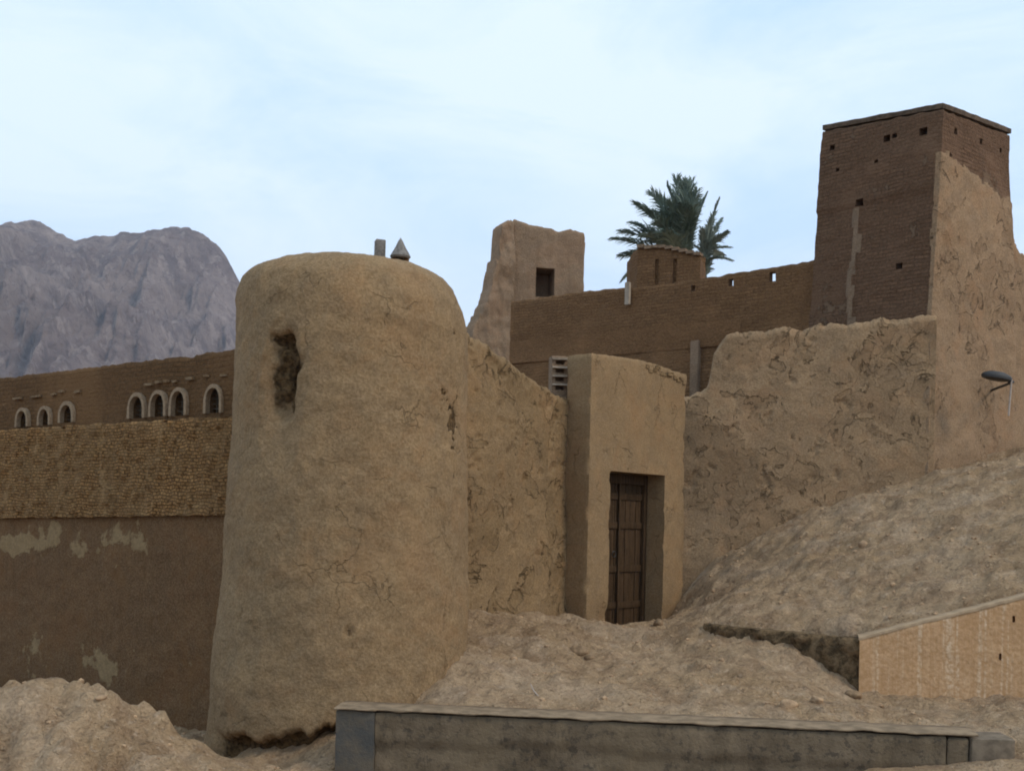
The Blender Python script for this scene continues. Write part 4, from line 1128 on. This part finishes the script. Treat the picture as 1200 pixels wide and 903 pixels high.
# ------------------------------------------------------------------ palms
s = MT('palm_leaf'); s.b.inputs['Roughness'].default_value = .55; s.b.inputs['Specular IOR Level'].default_value = .4
c = s.mix(s.rng(s.noise(1.3, 3), .35, .65), (.07, .105, .08), (.15, .19, .145)); s.color(c); M_palm = s.m
s = MT('dry_palm_leaf'); s.b.inputs['Roughness'].default_value = .6
c = s.mix(s.rng(s.noise(1.5, 3), .35, .65), (.12, .15, .125), (.22, .24, .19)); s.color(c); M_palm2 = s.m
M_bark = plain('palm_bark', (.13, .10, .075), var=.4, scale=6, bumpd=.03)
def frond(base, tip, sag, width, n=72, seed=0, mat=None, parent=None):
    rnd = random.Random(seed); V, Fc = [], []
    base, tip = Vector(base), Vector(tip); L = (tip - base).length; axis_ = (tip - base)
    up = Vector((0, 0, 1)); side0 = axis_.cross(up)
    if side0.length < .2 * L: side0 = Vector((rnd.uniform(-1, 1), rnd.uniform(-1, 1), 0)) if side0.length < 1e-3 else side0
    side0.normalize()
    arch_dir = side0.cross(axis_).normalized()
    if arch_dir.z < 0: arch_dir = -arch_dir
    def P_(t): return base + axis_ * t + arch_dir * sag * 4 * t * (1 - t) * (1 - .25 * t)
    rv, rf = tube([P_(k / 14) for k in range(15)], [.045 * (1 - k / 15) + .008 for k in range(15)], 5)
    V += rv; Fc += rf
    roll = rnd.uniform(-.5, .5)
    for k in range(n):
        t = .12 + .88 * (k + .5) / n
        p = P_(t); d = (P_(min(1, t + .02)) - P_(t - .02)).normalized()
        sd = d.cross(arch_dir).normalized(); nr = sd.cross(d).normalized()
        sd, nr = sd * math.cos(roll) + nr * math.sin(roll), nr * math.cos(roll) - sd * math.sin(roll)
        ll = width * (math.sin(math.pi * min(1, (t * .82 + .12))) ** .7 + .08)
        for sgn in (-1, 1):
            l_ = ll * rnd.uniform(.8, 1.12); a = R(rnd.uniform(30, 46)) * (1 - .35 * t)
            dr = (d * math.cos(a) + sd * sgn * math.sin(a) + nr * rnd.uniform(.05, .35)).normalized()
            w = (d * .8 + nr * rnd.uniform(-.6, .6)).cross(dr).cross(dr).normalized() * .027
            m_ = p + dr * l_ * .5; e = p + dr * l_ + Vector((0, 0, -1)) * l_ * rnd.uniform(.12, .42)
            b = len(V); V += [p - w * .5, p + w * .5, m_ + w, m_ - w, e]
            Fc += [[b, b + 1, b + 2, b + 3], [b + 3, b + 2, b + 4]]
    return obj('frond', V, Fc, mat, parent, smooth=False, weld=False)
def palm(cx, cy, Y, fr, label, width, mat, seed, trunk_r=.22):
    c0 = at(cx, cy, Y); t = thing('palm_tree', (c0.x, c0.y, 0), label, 'palm')
    pts = [Vector((c0.x + .12 * math.sin(k * .5 + seed), c0.y, -1 + (c0.z + 1.2) * k / 16)) for k in range(17)]
    v, f = tube(pts, [trunk_r * (1.25 - .3 * k / 16) * (1 + .06 * (k % 2)) for k in range(17)], 14); obj('trunk', v, f, M_bark, t)
    c0 = Vector((pts[-1].x, pts[-1].y, c0.z))
    for k, (px, py, dy, sg_, wd) in enumerate(fr):
        frond(c0, at(px, py, Y + dy), sg_, width * wd, seed=seed * 50 + k, mat=mat, parent=t)
    return t
palm(797, 322, 40, [(719, 280, -.4, .35, .8), (728, 272, .6, .5, .8), (741, 262, .3, .4, .85), (745, 240, -.5, .5, 1), (754, 246, .9, .5, 1), (764, 226, -.2, .4, 1), (775, 234, 1, .3, 1), (782, 219, .4, .25, 1), (792, 209, -.4, .2, 1),
                    (799, 212, .8, .1, 1), (806, 214, -.5, .1, 1), (811, 213, .4, .15, 1), (817, 224, -.6, .2, .9), (822, 235, .8, .3, .7), (788, 238, -1.8, .2, 1), (800, 240, -2.2, .2, 1), (772, 258, -2.2, .4, 1), (812, 244, -2, .2, .9),
                    (829, 226, .5, .1, .45), (740, 300, 2, .5, .8), (733, 325, 1.2, .7, .8), (728, 300, .2, .4, .7), (790, 250, 2.5, .3, 1), (770, 250, 2.2, .3, 1), (805, 230, 2.0, .3, 1), (780, 270, -2.6, .3, 1), (760, 275, -1, .3, 1)],
     'dark green date palm with a full upswept crown behind the brick turret', .95, M_palm, 1)
palm(826, 330, 43, [(843, 234, -.3, .2, .8), (838, 250, .5, .3, .75), (855, 290, .2, .7, .6), (852, 272, -.8, .5, .6), (848, 300, 1.0, .6, .6), (834, 258, .8, .2, .7), (822, 268, -.6, .3, .6), (846, 256, 1, .3, .5), (857, 305, -.5, .6, .5), (816, 290, .3, .4, .7)],
     'thinner greyish palm right of the full palm, over the brick wall', .8, M_palm2, 2, .15)

# ------------------------------------------------------------------ stones, gravel, twig
M_rock = plain('dusty_rock', (.38, .25, .145), var=.3, scale=16, bumpd=.015)
M_rockd = plain('dark_clod', (.24, .158, .09), var=.3, scale=16, bumpd=.015)
def rock_mesh(r, seed, sub=2):
    bm = bmesh.new(); bmesh.ops.create_icosphere(bm, subdivisions=sub + 1, radius=1)
    rnd = random.Random(seed); sx, sy, sz = rnd.uniform(.8, 1.3), rnd.uniform(.7, 1.1), rnd.uniform(.65, .9)
    for v in bm.verts:
        k = 1 + .30 * noise.fractal(v.co * .9 + Vector((seed * .37, seed * .22, 0)), .8, 2, 4)
        v.co = Vector((v.co.x * sx, v.co.y * sy, v.co.z * sz)) * k * r
    V = [v.co.copy() for v in bm.verts]; bm.verts.index_update(); Fc = [[v.index for v in f.verts] for f in bm.faces]; bm.free(); return V, Fc
def ground_hit(px, py):
    r = ray(px, py); t = 6.0
    while t < 18:
        p = EYE + r * t
        if p.z < gz(p.x, p.y): return p
        t += .02
    return None
for px, py, r_, m, lab in ((925, 828, .06, M_rock, 'pale stone on the dirt left of the foot of the ochre wall'), (957, 822, .055, M_rock, 'pinkish stone just right of the pale stone on the dirt'),
                           (679, 766, .085, M_rockd, 'dark clod on the dirt heap below the gate block'), (691, 772, .05, M_rockd, 'smaller dark clod right of the large one on the dirt heap'),
                           (772, 732, .07, M_rockd, 'dark clod lying on the door sill of the gate'), (1000, 816, .07, M_rockd, 'dark clod at the bottom corner of the ochre wall'),
                           (1012, 640, .07, M_rock, 'rounded clod half way up the right dirt slope'), (690, 716, .05, M_rock, 'pale stone at the foot of the gate block left corner')):
    g = ground_hit(px, py)
    if g is None: print('no ground', px, py); continue
    v, f = rock_mesh(r_, px)
    v = [q + g + Vector((0, 0, r_ * .25)) for q in v]
    tag(obj('rock', v, f, m, loc=tuple(g)), lab, 'rock', 'stones and clods on the dirt')
rnd = random.Random(11); V, Fc = [], []; cnt = 0
base_r = [rock_mesh(1, k, 0) for k in range(6)]
while cnt < 2600:
    x, y = rnd.uniform(-6, 7.5), rnd.uniform(7.2, 16.5)
    if (Vector((x, y)) - TWC).length < 1.3: continue
    dens = noise.noise(Vector((x * 1.1, y * 1.1, 4))) * .9 + .45
    if rnd.random() > dens: continue
    cnt += 1; r_ = .006 + .026 * rnd.random() ** 4
    bv, bf = base_r[rnd.randrange(6)]; a = rnd.uniform(0, 6.28); ca, sa = math.cos(a), math.sin(a); b = len(V); z = gz(x, y)
    V += [Vector((x + (q.x * ca - q.y * sa) * r_, y + (q.x * sa + q.y * ca) * r_, z + q.z * r_ + r_ * .1)) for q in bv]; Fc += [[i + b for i in q] for q in bf]
for _ in range(80):
    x, y = rnd.uniform(-6, 7.5), rnd.uniform(7.6, 16)
    if (Vector((x, y)) - TWC).length < 1.35 or noise.noise(Vector((x * .9, y * .9, 9))) < -.1: continue
    bv, bf = rock_mesh(rnd.uniform(.018, .04), rnd.randrange(900), 1); b = len(V); z = gz(x, y)
    V += [Vector((x + q.x, y + q.y, z + q.z)) for q in bv]; Fc += [[i + b for i in q] for q in bf]
gv = obj('gravel', V, Fc, M_rock, weld=False, smooth=False); tag(gv, kind='stuff')
g = ground_hit(627, 815)
if g is not None:
    v, f = tube([g + Vector((.03, 0, .0)), g + Vector((-.01, .02, .04)), g + Vector((-.045, .03, .11))], [.006, .007, .004], 6)
    tag(obj('stick', v, f, M_pale, loc=tuple(g)), 'short pale stick poking out of the dirt behind the low wall', 'stick')

# ------------------------------------------------------------------ air
M_h = bpy.data.materials.new('air'); M_h.use_nodes = True; nt = M_h.node_tree; nt.nodes.clear()
o_ = nt.nodes.new('ShaderNodeOutputMaterial'); vl = nt.nodes.new('ShaderNodeVolumePrincipled')
vl.inputs['Color'].default_value = (.72, .84, 1.0, 1); vl.inputs['Density'].default_value = .00022; vl.inputs['Anisotropy'].default_value = .2
nt.links.new(vl.outputs[0], o_.inputs['Volume'])
x0, x1, y0, y1, z0, z1 = -1800, 1800, -1800, 1800, -6, 330
V = [(x, y, z) for z in (z0, z1) for x, y in ((x0, y0), (x1, y0), (x1, y1), (x0, y1))]
hz_ = obj('haze', V, [[3, 2, 1, 0], [4, 5, 6, 7], [0, 1, 5, 4], [1, 2, 6, 5], [2, 3, 7, 6], [3, 0, 4, 7]], M_h, weld=False, smooth=False)
tag(hz_, kind='stuff')
